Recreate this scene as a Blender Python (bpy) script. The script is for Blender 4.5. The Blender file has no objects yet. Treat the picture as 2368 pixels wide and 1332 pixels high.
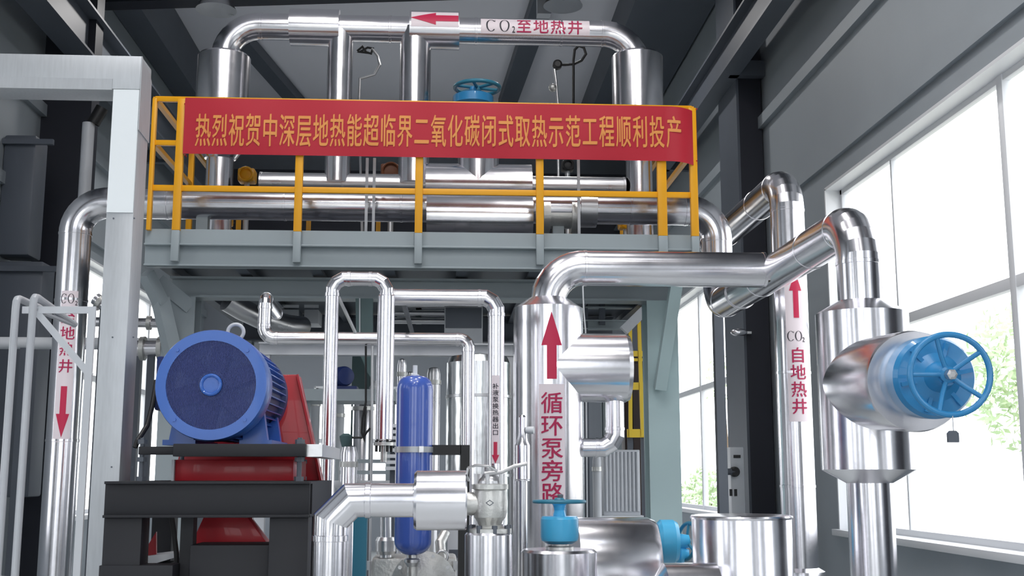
import bpy, bmesh, math, random
from mathutils import Vector, Matrix, Euler
random.seed(7)
C = bpy.context.scene.collection
V = Vector
PI = math.pi

# ------------------------------------------------------------------ camera
F, W, H = 2676.0, 2368, 1332
YAW, PITCH = math.radians(3.25), math.radians(9.2)
CAM = V((0, 0, 1.5))
cd = bpy.data.cameras.new('camera')
cam = bpy.data.objects.new('camera', cd)
C.objects.link(cam)
cam.location = CAM
cam.rotation_euler = (math.radians(90) + PITCH, 0, -YAW)
cd.sensor_width = 36
cd.lens = F / W * 36
cd.clip_start = 0.05
cd.clip_end = 400
bpy.context.scene.camera = cam
RM = cam.rotation_euler.to_matrix()

def P(px, py, Y):
    "the point of the hall at depth Y that the photograph shows at a pixel"
    d = RM @ V(((px - W / 2) / F, (H / 2 - py) / F, -1))
    return CAM + d * (Y / d.y)
def PX(px, py, X):
    d = RM @ V(((px - W / 2) / F, (H / 2 - py) / F, -1))
    return CAM + d * (X / d.x)
def S(px, Y):
    return px * Y / F

# ------------------------------------------------------------------ world, light, exposure
sc = bpy.context.scene
sc.view_settings.view_transform = 'Standard'
sc.view_settings.look = 'None'
sc.view_settings.gamma = 1
sc.view_settings.exposure = -0.35
w = bpy.data.worlds.new('sky')
sc.world = w
w.use_nodes = True
nt = w.node_tree
bg = nt.nodes['Background']
bg.inputs['Color'].default_value = (0.95, 0.955, 1.0, 1)
bg.inputs['Strength'].default_value = 4.6
sc.cycles.max_bounces = 10
sc.cycles.diffuse_bounces = 6
sc.cycles.glossy_bounces = 6
sc.cycles.transparent_max_bounces = 12
sc.cycles.caustics_reflective = False
sc.cycles.caustics_refractive = False
sc.cycles.sample_clamp_indirect = 6

XL, XR, YB, YF, ZC = -5.0, 4.0, 24.0, -5.0, 9.15

def portal(name, loc, sx, sy, rot):
    l = bpy.data.lights.new(name, 'AREA')
    l.shape = 'RECTANGLE'
    l.size, l.size_y = sx, sy
    l.cycles.is_portal = True
    o = bpy.data.objects.new(name, l)
    C.objects.link(o)
    o.location = loc
    o.rotation_euler = rot
# daylight portals in the window openings
portal('daylight_portal', (XR + .05, 9.18, 2.72), 5.2, 3.5, (PI / 2, 0, PI / 2))
for y in (-2.65, .35, 3.45): portal('daylight_portal', (XR + .05, y, 2.72), 1.5, 3.5, (PI / 2, 0, PI / 2))
for y in (-2.65, .15, 2.75, 5.35, 7.95): portal('daylight_portal', (XL - .05, y, 2.72), 1.5, 3.5, (PI / 2, 0, -PI / 2))
portal('daylight_portal', (XR + .05, 18.7, 2.72), 5.0, 3.5, (PI / 2, 0, PI / 2))
portal('daylight_portal', (XL - .05, 19.0, 2.72), 7.0, 3.5, (PI / 2, 0, -PI / 2))
portal('daylight_portal', (-.5, YF - .05, 3.2), 6.6, 5.4, (PI / 2, 0, PI))
portal('daylight_portal', (-1.8, YB + .05, 2.15), 1.8, 2.3, (PI / 2, 0, 0))
portal('daylight_portal', (-.5, 2.65, ZC + .05), 7.0, 4.2, (0, 0, 0))

# ------------------------------------------------------------------ materials
def lin(h):
    r = []
    for i in (0, 2, 4):
        c = int(h[i:i + 2], 16) / 255
        r.append(c / 12.92 if c <= .04045 else ((c + .055) / 1.055) ** 2.4)
    return (*r, 1)
def mat(name, col, metal=0.0, rough=.5, bump=0.0, scale=8.0, var=0.0, coat=0.0, rvar=0.0, stretch=None):
    m = bpy.data.materials.new(name)
    m.use_nodes = True
    n = m.node_tree.nodes
    L = m.node_tree.links
    b = n['Principled BSDF']
    c = lin(col) if isinstance(col, str) else (*col, 1)
    b.inputs['Base Color'].default_value = c
    b.inputs['Metallic'].default_value = metal
    b.inputs['Roughness'].default_value = rough
    b.inputs['Coat Weight'].default_value = coat
    if bump or var or rvar:
        tc = n.new('ShaderNodeTexCoord')
        mp = n.new('ShaderNodeMapping')
        L.new(tc.outputs['Object'], mp.inputs['Vector'])
        if stretch: mp.inputs['Scale'].default_value = stretch
        nz = n.new('ShaderNodeTexNoise')
        nz.inputs['Scale'].default_value = scale
        nz.inputs['Detail'].default_value = 3
        L.new(mp.outputs['Vector'], nz.inputs['Vector'])
        if bump:
            bp = n.new('ShaderNodeBump')
            bp.inputs['Strength'].default_value = bump
            bp.inputs['Distance'].default_value = .02
            L.new(nz.outputs['Fac'], bp.inputs['Height'])
            L.new(bp.outputs['Normal'], b.inputs['Normal'])
        if var:
            mx = n.new('ShaderNodeMix')
            mx.data_type = 'RGBA'
            mx.inputs[6].default_value = tuple(x * (1 - var) for x in c[:3]) + (1,)
            mx.inputs[7].default_value = tuple(min(1, x * (1 + var)) for x in c[:3]) + (1,)
            L.new(nz.outputs['Fac'], mx.inputs[0])
            L.new(mx.outputs[2], b.inputs['Base Color'])
        if rvar:
            mr = n.new('ShaderNodeMapRange')
            mr.inputs['To Min'].default_value = max(.02, rough - rvar)
            mr.inputs['To Max'].default_value = rough + rvar
            L.new(nz.outputs['Fac'], mr.inputs['Value'])
            L.new(mr.outputs['Result'], b.inputs['Roughness'])
    return m
def panel_mat(name, col, pitch, axis, rough=.55, depth=.3):
    "profiled sheet wall: ribs every pitch along an axis"
    m = mat(name, col, rough=rough, var=.06, scale=1.5)
    n = m.node_tree.nodes
    L = m.node_tree.links
    tc = n.new('ShaderNodeTexCoord')
    sp = n.new('ShaderNodeSeparateXYZ')
    L.new(tc.outputs['Object'], sp.inputs['Vector'])
    mo = n.new('ShaderNodeMath')
    mo.operation = 'MULTIPLY'
    mo.inputs[1].default_value = 2 * PI / pitch
    L.new(sp.outputs[axis], mo.inputs[0])
    si = n.new('ShaderNodeMath')
    si.operation = 'SINE'
    L.new(mo.outputs[0], si.inputs[0])
    pw = n.new('ShaderNodeMath')
    pw.operation = 'GREATER_THAN'
    pw.inputs[1].default_value = .93
    L.new(si.outputs[0], pw.inputs[0])
    bp = n.new('ShaderNodeBump')
    bp.inputs['Strength'].default_value = depth
    bp.inputs['Distance'].default_value = .01
    L.new(pw.outputs[0], bp.inputs['Height'])
    L.new(bp.outputs['Normal'], n['Principled BSDF'].inputs['Normal'])
    return m
M = {}
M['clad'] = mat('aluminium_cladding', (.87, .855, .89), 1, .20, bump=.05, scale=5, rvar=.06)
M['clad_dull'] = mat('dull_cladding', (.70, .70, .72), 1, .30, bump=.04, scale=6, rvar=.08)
M['foil'] = mat('crumpled_foil', (.80, .81, .81), 1, .2, bump=.7, scale=2.6)
M['steel'] = mat('bare_steel', (.62, .62, .63), 1, .32, bump=.05, scale=30)
M['cast'] = mat('cast_steel', (.62, .62, .60), .85, .42, bump=.15, scale=45)
M['galv'] = mat('galvanised_sheet', (.50, .52, .545), .55, .45, var=.12, scale=14, stretch=(6, 6, .6))
M['film'] = mat('white_film', 'EEF3F6', 0, .35)
M['grey'] = mat('grey_green_paint', '96A0A5', 0, .45, var=.05, scale=3)
M['greydark'] = mat('slate_paint', '565C66', 0, .5, var=.06, scale=3)
M['green'] = mat('pale_green_paint', 'A6BBBE', 0, .4, var=.04, scale=3)
M['dgreen'] = mat('dark_green_paint', '4A6264', 0, .45)
M['navy'] = mat('near_black_paint', '1B1E2A', 0, .55)
M['black'] = mat('black_frame_paint', '15161D', 0, .6, var=.1, scale=5)
M['rubber'] = mat('black_rubber', '111114', 0, .5)
M['yellow'] = mat('yellow_paint', 'E8A40C', 0, .4, var=.05, scale=6)
M['yellow2'] = mat('bright_yellow_paint', 'F3CF3A', 0, .4)
M['white'] = mat('white_paint', 'DEE1E6', 0, .4)
M['offwhite'] = mat('worn_white_paint', 'C3C6CC', 0, .4, var=.05, scale=9)
M['blue'] = mat('motor_blue', '3565B8', 0, .35, coat=.2)
M['blue_dark'] = mat('fin_blue', '1C2F66', 0, .45)
M['cyl'] = mat('cylinder_blue', '4763B8', 0, .22, coat=.6)
M['valve'] = mat('valve_blue', '2F86BE', 0, .35, coat=.3)
M['valve_light'] = mat('valve_light_blue', '4DB9EA', 0, .35, coat=.3)
M['teal'] = mat('teal_paint', '2F7A94', 0, .4)
M['red'] = mat('guard_red', 'B01525', 0, .4, coat=.2)
M['banner'] = mat('banner_red', 'B20F2A', 0, .6, bump=.06, scale=3)
M['gold'] = mat('banner_gold', 'E0934A', 0, .6)
M['label'] = mat('label_white', 'F2E6EC', 0, .4)
M['ink'] = mat('label_red', 'B81F55', 0, .5)
M['inkdark'] = mat('label_dark', '2E2A36', 0, .5)
M['arrow'] = mat('arrow_red', 'CC2350', 0, .45)
M['wall'] = panel_mat('wall_sheet', '979FA6', .3, 'Y')
M['wallback'] = panel_mat('wall_sheet_back', '8A9098', .3, 'X')
M['roof'] = mat('roof_sheet', 'E2E2EA', 0, .6, var=.04, scale=.6)
M['floor'] = mat('floor_epoxy', 'B6BBBC', 0, .35, var=.08, scale=1.2)
M['ground'] = mat('concrete_yard', 'BDBBB3', 0, .8, var=.08, scale=.7)
M['frame'] = mat('window_frame_white', 'E4E6EA', 0, .4)
M['leaf'] = mat('leaf_hazed', 'B9CCA6', 0, .6, var=.25, scale=4)  # overexposed haze put into a paler leaf colour
M['bark'] = mat('bark', '6B5B49', 0, .8)
M['brown'] = mat('brown_primer', '7C4526', 0, .5)
g = bpy.data.materials.new('window_glass')
g.use_nodes = True
n = g.node_tree.nodes
L = g.node_tree.links
n.remove(n['Principled BSDF'])
tr = n.new('ShaderNodeBsdfTransparent')
tr.inputs['Color'].default_value = (.97, .985, .98, 1)
gl = n.new('ShaderNodeBsdfGlossy')
gl.inputs['Roughness'].default_value = .03
mx = n.new('ShaderNodeMixShader')
mx.inputs[0].default_value = .05
L.new(tr.outputs[0], mx.inputs[1])
L.new(gl.outputs[0], mx.inputs[2])
L.new(mx.outputs[0], n['Material Output'].inputs['Surface'])
M['glass'] = g

M['grille'] = mat('fan_grille', '34427F', 0, .45)
M['fanblade'] = mat('fan_blade', '5A66A8', 0, .5)

# ------------------------------------------------------------------ mesh helpers
def frame_of(d):
    d = d.normalized()
    a = V((0, 0, 1)) if abs(d.z) < .9 else V((0, 1, 0))
    u = d.cross(a).normalized()
    return u, d.cross(u).normalized()
class MB:
    def __init__(s):
        s.v, s.f = [], []
    def add(s, vs, fs):
        k = len(s.v)
        s.v += [V(p) for p in vs]
        s.f += [tuple(i + k for i in f) for f in fs]
        return s
    def box(s, x0, x1, y0, y1, z0, z1):
        x0, x1 = sorted((x0, x1)); y0, y1 = sorted((y0, y1)); z0, z1 = sorted((z0, z1))
        return s.add([(x0, y0, z0), (x1, y0, z0), (x1, y1, z0), (x0, y1, z0), (x0, y0, z1), (x1, y0, z1), (x1, y1, z1), (x0, y1, z1)],
                     [(0, 3, 2, 1), (4, 5, 6, 7), (0, 1, 5, 4), (1, 2, 6, 5), (2, 3, 7, 6), (3, 0, 4, 7)])
    def bar(s, p, q, w_, h_, up=(0, 0, 1)):
        p, q = V(p), V(q)
        d = (q - p).normalized()
        up = V(up)
        u = d.cross(up)
        if u.length < 1e-4: u = d.cross(V((0, 1, 0)))
        u.normalize()
        t = u.cross(d).normalized()
        vs = []
        for c in (p, q):
            for a, b in ((-1, -1), (1, -1), (1, 1), (-1, 1)):
                vs.append(c + u * a * w_ / 2 + t * b * h_ / 2)
        return s.add(vs, [(0, 1, 2, 3), (7, 6, 5, 4), (0, 4, 5, 1), (1, 5, 6, 2), (2, 6, 7, 3), (3, 7, 4, 0)])
    def hbeam(s, p, q, w_, h_, tw=.02, tf=.025, up=(0, 0, 1)):
        p, q = V(p), V(q)
        d = (q - p).normalized()
        up = V(up)
        t = (up - d * up.dot(d)).normalized()
        s.bar(p + t * (h_ / 2 - tf / 2), q + t * (h_ / 2 - tf / 2), w_, tf, up)
        s.bar(p - t * (h_ / 2 - tf / 2), q - t * (h_ / 2 - tf / 2), w_, tf, up)
        return s.bar(p, q, tw, h_ - 2 * tf, up)
    def tube(s, pts, r, seg=24, caps=True, closed=False):
        pts = [V(p) for p in pts]
        n_ = len(pts)
        d0 = (pts[1] - pts[0]).normalized()
        u, t = frame_of(d0)
        k = len(s.v)
        cs = [(math.cos(2 * PI * i / seg), math.sin(2 * PI * i / seg)) for i in range(seg)]
        din = d0
        for i in range(n_):
            dout = (pts[i + 1] - pts[i]).normalized() if i < n_ - 1 else din
            nb = din + dout
            rr = r[i] if isinstance(r, (list, tuple)) else r
            if nb.length < 1e-5: nb = din
            for c, sn in cs:
                o = (u * c + t * sn) * rr
                o = o - din * (o.dot(nb) / din.dot(nb))
                s.v.append(pts[i] + o)
            if i < n_ - 1 and (dout - din).length > 1e-6:
                q = din.rotation_difference(dout)
                u = q @ u
                t = q @ t
            din = dout
        for i in range(n_ - 1):
            for j in range(seg):
                a = k + i * seg + j
                b = k + i * seg + (j + 1) % seg
                s.f.append((a, b, b + seg, a + seg))
        if caps:
            s.f.append(tuple(range(k + seg - 1, k - 1, -1)))
            e = k + (n_ - 1) * seg
            s.f.append(tuple(range(e, e + seg)))
        return s
    def lathe(s, prof, o, ax, seg=40):
        "profile of (radius, distance along the axis)"
        o, ax = V(o), V(ax).normalized()
        u, t = frame_of(ax)
        k = len(s.v)
        for r, h in prof:
            for j in range(seg):
                a = 2 * PI * j / seg
                s.v.append(o + ax * h + (u * math.cos(a) + t * math.sin(a)) * max(r, 1e-4))
        n_ = len(prof)
        for i in range(n_ - 1):
            for j in range(seg):
                a = k + i * seg + j
                b = k + i * seg + (j + 1) % seg
                s.f.append((a, b, b + seg, a + seg))
        s.f.append(tuple(range(k + seg - 1, k - 1, -1)))
        e = k + (n_ - 1) * seg
        s.f.append(tuple(range(e, e + seg)))
        return s
    def torus(s, o, ax, R, r, seg=48, sec=12, a0=0, a1=2 * PI):
        o, ax = V(o), V(ax).normalized()
        u, t = frame_of(ax)
        full = abs(a1 - a0 - 2 * PI) < 1e-6
        k = len(s.v)
        n_ = seg if full else seg + 1
        for i in range(n_):
            a = a0 + (a1 - a0) * i / seg
            d = u * math.cos(a) + t * math.sin(a)
            for j in range(sec):
                b = 2 * PI * j / sec
                s.v.append(o + d * (R + r * math.cos(b)) + ax * r * math.sin(b))
        for i in range(seg):
            i2 = (i + 1) % n_
            for j in range(sec):
                j2 = (j + 1) % sec
                s.f.append((k + i * sec + j, k + i2 * sec + j, k + i2 * sec + j2, k + i * sec + j2))
        return s
    def prism(s, poly, ext):
        poly = [V(p) for p in poly]
        ext = V(ext)
        n_ = len(poly)
        vs = poly + [p + ext for p in poly]
        fs = [tuple(range(n_ - 1, -1, -1)), tuple(range(n_, 2 * n_))]
        fs += [(i, (i + 1) % n_, (i + 1) % n_ + n_, i + n_) for i in range(n_)]
        return s.add(vs, fs)
    def sphere(s, o, r, seg=20, rings=12, sc_=(1, 1, 1)):
        o = V(o)
        k = len(s.v)
        for i in range(rings + 1):
            a = PI * i / rings
            for j in range(seg):
                b = 2 * PI * j / seg
                q = max(math.sin(a), 1e-4)
                s.v.append(o + V((r * q * math.cos(b) * sc_[0], r * q * math.sin(b) * sc_[1], r * math.cos(a) * sc_[2])))
        for i in range(rings):
            for j in range(seg):
                a = k + i * seg + j
                b = k + i * seg + (j + 1) % seg
                s.f.append((a, a + seg, b + seg, b))
        return s
    def build(s, name, m, parent=None, bevel=0.0, sharp=24):
        me = bpy.data.meshes.new(name)
        org = wloc(parent) if parent else V((0, 0, 0))
        me.from_pydata([v - org for v in s.v], [], s.f)
        bm = bmesh.new()
        bm.from_mesh(me)
        bmesh.ops.recalc_face_normals(bm, faces=bm.faces)
        if bevel:
            ed = [e for e in bm.edges if len(e.link_faces) == 2 and e.calc_face_angle(0) > .6]
            bmesh.ops.bevel(bm, geom=ed, offset=bevel, segments=2, affect='EDGES', profile=.5)
        bm.to_mesh(me)
        bm.free()
        me.shade_smooth()
        me.set_sharp_from_angle(angle=math.radians(sharp))
        me.materials.append(M[m] if isinstance(m, str) else m)
        o = bpy.data.objects.new(name, me)
        C.objects.link(o)
        if parent: o.parent = parent
        return o
def wloc(o):
    p = V((0, 0, 0))
    while o is not None:
        p += o.location
        o = o.parent
    return p
def tag(o, label, cat, group=None, kind=None):
    o['label'] = label
    o['category'] = cat
    if group: o['group'] = group
    if kind: o['kind'] = kind
    return o
def thing(name, label, cat, loc, group=None):
    o = bpy.data.objects.new(name, None)
    o.empty_display_size = .1
    C.objects.link(o)
    o.location = loc
    return tag(o, label, cat, group)
def struct(mb, name, m, bevel=0, parent=None):
    o = mb.build(name, m, parent, bevel)
    if parent is None: o['kind'] = 'structure'
    return o
def copy_tree(o, parent=None):
    c = o.copy()
    C.objects.link(c)
    if parent: c.parent = parent
    for ch in list(o.children): copy_tree(ch, c)
    return c

def pipe(parent, pts, r, m='clad', bend=.3, gores=7, seam=.9, seg=44, elbow='elbow', straight='straight_section', bead=.004):
    "clad pipe: straights with lap seams and lobster-back elbows, each a part"
    pts = [V(p) for p in pts]
    cur = pts[0]
    for i in range(1, len(pts)):
        last = i == len(pts) - 1
        d = (pts[i] - cur).normalized()
        if last:
            end = pts[i]
        else:
            dn = (pts[i + 1] - pts[i]).normalized()
            ang = d.angle(dn)
            bb = bend[i - 1] if isinstance(bend, (list, tuple)) else bend
            tl = bb * math.tan(ang / 2)
            end = pts[i] - d * tl
        Ls = (end - cur).length
        if Ls > .01:
            q = MB()
            q.tube([cur, end], r, seg)
            marks = [.012, Ls - .012] if Ls > .05 else []
            if seam and Ls > seam * 1.3:
                k = int(Ls / seam)
                marks += [Ls * (j + .5) / k for j in range(k)]
            for a in marks:
                q.lathe([(r, a - .012), (r + bead, a - .010), (r + bead, a + .010), (r, a + .012)], cur, d, seg)
            q.build(straight, m, parent, sharp=20)
        if not last:
            ax = d.cross(dn).normalized()
            cen = end + (ax.cross(d)) * bb
            arc = [end]
            for j in range(gores):
                rot = Matrix.Rotation(ang * (j + .5) / gores, 3, ax)
                arc.append(cen + rot @ (end - cen) / math.cos(ang / gores / 2))
            arc.append(cen + Matrix.Rotation(ang, 3, ax) @ (end - cen))
            # gores: straight lengths with mitred joints
            MB().tube(arc, r * 1.004, seg, caps=True).build(elbow, m, parent, sharp=9)
            cur = arc[-1]

def handwheel(parent, c, ax, R, r, n_, m='valve', hub_r=.03, dish=.0, phase=0.0, name='handwheel'):
    c, ax = V(c), V(ax).normalized()
    rim = MB().torus(c, ax, R, r).build(name, m, parent)
    u, t = frame_of(ax)
    for k in range(n_):
        a = phase + 2 * PI * k / n_
        d = u * math.cos(a) + t * math.sin(a)
        MB().tube([c - ax * dish + d * hub_r * .5, c - ax * dish * .9 + d * R * .5, c + d * R], r * .8, 10).build('spoke', m, rim)
    MB().lathe([(hub_r, -.03 - dish), (hub_r, .01 - dish), (hub_r * .7, .02 - dish)], c, ax, 20).build('hub', m, rim)
    return rim

# ------------------------------------------------------------------ lettering
_glyph = {}
def glyph(ch, off=0.0):
    key = (ch, off)
    if key in _glyph: return _glyph[key]
    cu = bpy.data.curves.new('glyph', 'FONT')
    cu.body = ch
    cu.size = 1
    cu.offset = off
    cu.resolution_u = 3
    ob = bpy.data.objects.new('glyph', cu)
    C.objects.link(ob)
    dg = bpy.context.evaluated_depsgraph_get()
    me = bpy.data.meshes.new_from_object(ob.evaluated_get(dg))
    vs = [(v.co.x, v.co.y) for v in me.vertices]
    fs = [tuple(p.vertices) for p in me.polygons]
    bpy.data.objects.remove(ob)
    bpy.data.curves.remove(cu)
    bpy.data.meshes.remove(me)
    if vs:
        x0 = min(v[0] for v in vs); x1 = max(v[0] for v in vs)
        y0 = min(v[1] for v in vs); y1 = max(v[1] for v in vs)
    else:
        x0 = x1 = y0 = y1 = 0
    _glyph[key] = (vs, fs, (x0, x1, y0, y1))
    return _glyph[key]
def serif_round(open_right):
    "a high-contrast O, or C when open on its right side"
    vs, fs = [], []
    n_ = 40
    a0, a1 = (.75, 2 * PI - .75) if open_right else (0, 2 * PI)
    for i in range(n_ + 1):
        a = a0 + (a1 - a0) * i / n_
        vs.append((.5 + .42 * math.cos(a), .38 + .40 * math.sin(a)))
        vs.append((.5 + .29 * math.cos(a), .38 + .375 * math.sin(a)))
    for i in range(n_): fs.append((2 * i, 2 * i + 1, 2 * i + 3, 2 * i + 2))
    if open_right:
        k = len(vs)
        vs += [(.80, .60), (.84, .60), (.84, .80), (.80, .72)]
        fs.append((k, k + 1, k + 2, k + 3))
    return vs, fs, (0.08, .92, -.02, .78)
def lay(items, fmap, name, m, parent, cuts=8):
    """items: (glyph char or 'SO'/'SC', cx, cy, width, height) in label units; fmap maps (u, v) to a point"""
    q = MB()
    for ch, cx, cy, wd, ht in items:
        vs, fs, (x0, x1, y0, y1) = serif_round(ch == 'SC') if ch in ('SO', 'SC') else glyph(ch)
        bm = bmesh.new()
        if len(ch) == 1 and ord(ch) > 0x2000:      # keep the square em box of the character
            mx_, my_, sw, sh = .5, .38, .92, .92
        else:
            mx_, my_, sw, sh = (x0 + x1) / 2, (y0 + y1) / 2, (x1 - x0) or 1, (y1 - y0) or 1
        bv = [bm.verts.new((cx + (a - mx_) / sw * wd, cy + (b - my_) / sh * ht, 0)) for a, b in vs]
        for f in fs:
            try: bm.faces.new([bv[i] for i in f])
            except ValueError: pass
        for k in range(1, cuts):
            for nrm, c0, ln in ((V((1, 0, 0)), cx, wd), (V((0, 1, 0)), cy, ht)):
                bmesh.ops.bisect_plane(bm, geom=bm.verts[:] + bm.edges[:] + bm.faces[:], plane_co=V((cx, cy, 0)) + nrm * ln * (k / cuts - .5), plane_no=nrm)
        bm.verts.index_update()
        bold = ((0, 0),) if ch in ('SO', 'SC') else ((0, 0), (-.014, -.010), (.014, .010))
        for k, (du, dv) in enumerate(bold):      # stroke weight
            pts = []
            for v in bm.verts:
                a, b = v.co.x + du * wd, v.co.y + dv * ht
                p0 = fmap(a, b)
                nn = (fmap(a + .001, b) - p0).cross(fmap(a, b + .001) - p0).normalized()
                pts.append(p0 + nn * .0004 * k)
            q.add(pts, [[v.index for v in f.verts] for f in bm.faces])
        bm.free()
    return q.build(name, m, parent)
def patch(fmap, u0, u1, v0, v1, nu, nv, name, m, parent):
    q = MB()
    vs = [fmap(u0 + (u1 - u0) * i / nu, v0 + (v1 - v0) * j / nv) for j in range(nv + 1) for i in range(nu + 1)]
    fs = [(j * (nu + 1) + i, j * (nu + 1) + i + 1, (j + 1) * (nu + 1) + i + 1, (j + 1) * (nu + 1) + i) for j in range(nv) for i in range(nu)]
    return q.add(vs, fs).build(name, m, parent)
def poly_patch(poly, fmap, name, m, parent, cuts=10):
    bm = bmesh.new()
    bm.faces.new([bm.verts.new((a, b, 0)) for a, b in poly])
    us = [a for a, b in poly]; vs_ = [b for a, b in poly]
    for k in range(1, cuts):
        bmesh.ops.bisect_plane(bm, geom=bm.verts[:] + bm.edges[:] + bm.faces[:], plane_co=(min(us) + (max(us) - min(us)) * k / cuts, 0, 0), plane_no=(1, 0, 0))
        bmesh.ops.bisect_plane(bm, geom=bm.verts[:] + bm.edges[:] + bm.faces[:], plane_co=(0, min(vs_) + (max(vs_) - min(vs_)) * k / cuts, 0), plane_no=(0, 1, 0))
    bm.verts.index_update()
    o = MB().add([fmap(v.co.x, v.co.y) for v in bm.verts], [[v.index for v in f.verts] for f in bm.faces]).build(name, m, parent)
    bm.free()
    return o
def on_vert(cx, cy, r, phi0, off):
    return lambda u, v: V((cx + (r + off) * math.cos(phi0 + u / r), cy + (r + off) * math.sin(phi0 + u / r), v))
def on_horz(cy, cz, r, a0, off):
    return lambda u, v: V((u, cy - (r + off) * math.cos(a0 + v / r), cz + (r + off) * math.sin(a0 + v / r)))

# ================================================================== the hall
WT = .25
def wall_with_openings(name, axis, c0, c1, lo, hi, top, holes, m):
    "a wall slab along an axis with rectangular openings (a0, a1, z0, z1)"
    q = MB()
    def slab(a, b, z0, z1):
        if b - a < .001 or z1 - z0 < .001: return
        if axis == 'Y': q.box(c0, c1, a, b, z0, z1)
        else: q.box(a, b, c0, c1, z0, z1)
    cur = lo
    for a, b, z0, z1 in sorted(holes):
        slab(cur, a, 0, top)
        slab(a, b, 0, z0)
        slab(a, b, z1, top)
        cur = b
    slab(cur, hi, 0, top)
    return struct(q, name, m)
HA, HB = (6.6, 11.76, .95, 4.5), (16.2, 21.2, .95, 4.5)
HL2 = (15.4, 22.5, .95, 4.5)
HRS = [(a, a + 1.5, .95, 4.5) for a in (-3.4, -.4, 2.7)]  # unseen windows, split up for light streaks in the pipes
HLS = [(a, a + 1.5, .95, 4.5) for a in (-3.4, -.6, 2.0, 4.6, 7.2)]  # unseen windows added for light, spaced for streaks in the pipes
wall_with_openings('wall_right', 'Y', XR, XR + WT, YF, YB, ZC, [HA, HB] + HRS, 'wall')
wall_with_openings('wall_left', 'Y', XL - WT, XL, YF, YB, ZC, [HL2] + HLS, 'wall')
wall_with_openings('wall_back', 'X', YB, YB + WT, XL - WT, XR + WT, ZC, [(-2.7, -.9, 1.0, 3.3), (.2, 1.4, 1.0, 2.6)], 'wallback')
wall_with_openings('wall_front', 'X', YF - WT, YF, XL - WT, XR + WT, ZC, [(-3.8, -1.2, .5, 5.9), (-.1, 2.6, .5, 5.9)], 'wall')
struct(MB().box(XL - WT, XR + WT, YF - WT, YB + WT, -.2, 0), 'floor', 'floor')
q = MB()
SK = [(.6, 1.7), (3.6, 4.7)]
cur = YF - WT
for a, b in SK:
    q.box(XL - WT, XR + WT, cur, a, ZC, ZC + .15)
    q.box(XL - WT, -4, a, b, ZC, ZC + .15)
    q.box(3, XR + WT, a, b, ZC, ZC + .15)
    cur = b
q.box(XL - WT, XR + WT, cur, YB + WT, ZC, ZC + .15)
struct(q, 'ceiling', 'roof')
def window(idx, axis, c_in, c_out, hole, mull, trans, thin=()):
    a, b, z0, z1 = hole
    cm = c_in + (c_out - c_in) * .72
    t = .06
    fr = MB()
    def bx(q, a0, a1, y0, y1, tt=t):
        lo_, hi_ = cm - tt / 2, cm + tt / 2
        if axis == 'Y': q.box(lo_, hi_, a0, a1, y0, y1)
        else: q.box(a0, a1, lo_, hi_, y0, y1)
    for s_ in ((a, a + .07, z0, z1), (b - .07, b, z0, z1), (a, b, z0, z0 + .07), (a, b, z1 - .07, z1)): bx(fr, *s_)
    for k in mull: bx(fr, k - .045, k + .045, z0, z1, .08)
    for k in thin: bx(fr, k - .018, k + .018, z0, z1, .05)
    for k in trans: bx(fr, a + .01, b - .01, k - .045, k + .045, .07)
    o = struct(fr, 'window_%d' % idx, 'frame', bevel=.004)
    gq = MB()
    bx(gq, a + .02, b - .02, z0 + .02, z1 - .02, .008)
    gq.build('window_glass', 'glass', o)
    rv = MB()     # white reveal lining round the opening
    d0, d1 = (c_in - .01 if c_out > c_in else c_in + .01), c_out
    e = .02
    for s_ in ((a - .01, a + e, z0, z1), (b - e, b + .01, z0, z1), (a, b, z1 - e, z1 + .01)):
        if axis == 'Y': rv.box(d0, d1, *s_)
        else: rv.box(s_[0], s_[1], d0, d1, s_[2], s_[3])
    rv.build('window_reveal', 'frame', o)
    sl = MB()
    d2 = c_in - .07 if c_out > c_in else c_in + .07
    if axis == 'Y': sl.box(d2, d1, a - .06, b + .06, z0 - .05, z0 + .012)
    else: sl.box(a - .06, b + .06, d2, d1, z0 - .05, z0 + .012)
    sl.build('window_sill', 'frame', o, bevel=.004)
window(1, 'Y', XR, XR + WT, HA, [8.15], [2.9], [10.35])
window(2, 'Y', XR, XR + WT, HB, [18.7], [2.9])
for k, h in enumerate(HLS): window(11 + k, 'Y', XL, XL - WT, h, [h[0] + .75], [2.9])
for k, h in enumerate(HRS): window(21 + k, 'Y', XR, XR + WT, h, [h[0] + .75], [2.9])
window(4, 'Y', XL, XL - WT, HL2, [17.8, 20.2], [2.9])
window(5, 'X', YB, YB + WT, (-2.7, -.9, 1.0, 3.3), [-1.8], [2.2])
window(10, 'X', YB, YB + WT, (.2, 1.4, 1.0, 2.6), [.8], [])
window(6, 'X', YF, YF - WT, (-3.8, -1.2, .5, 5.9), [-2.5], [2.6])
window(9, 'X', YF, YF - WT, (-.1, 2.6, .5, 5.9), [1.25], [2.6])
for k, (a, b) in enumerate(SK):
    q = MB().box(-4, 3, a, b, ZC + .05, ZC + .06)
    o = struct(q, 'window_%d' % (7 + k), 'glass')
# girts, lintels and cornice bands on the long walls
for nm, xa, s_ in (('right', XR, -1), ('left', XL, 1)):
    for k, (z0, z1, d) in enumerate(((4.72, 4.86, .05), (5.85, 6.0, .07), (7.4, 7.55, .07))):
        struct(MB().box(xa, xa + s_ * d, YF, YB, z0, z1), 'trim_%s_girt_%d' % (nm, k + 1), 'wall')
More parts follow.
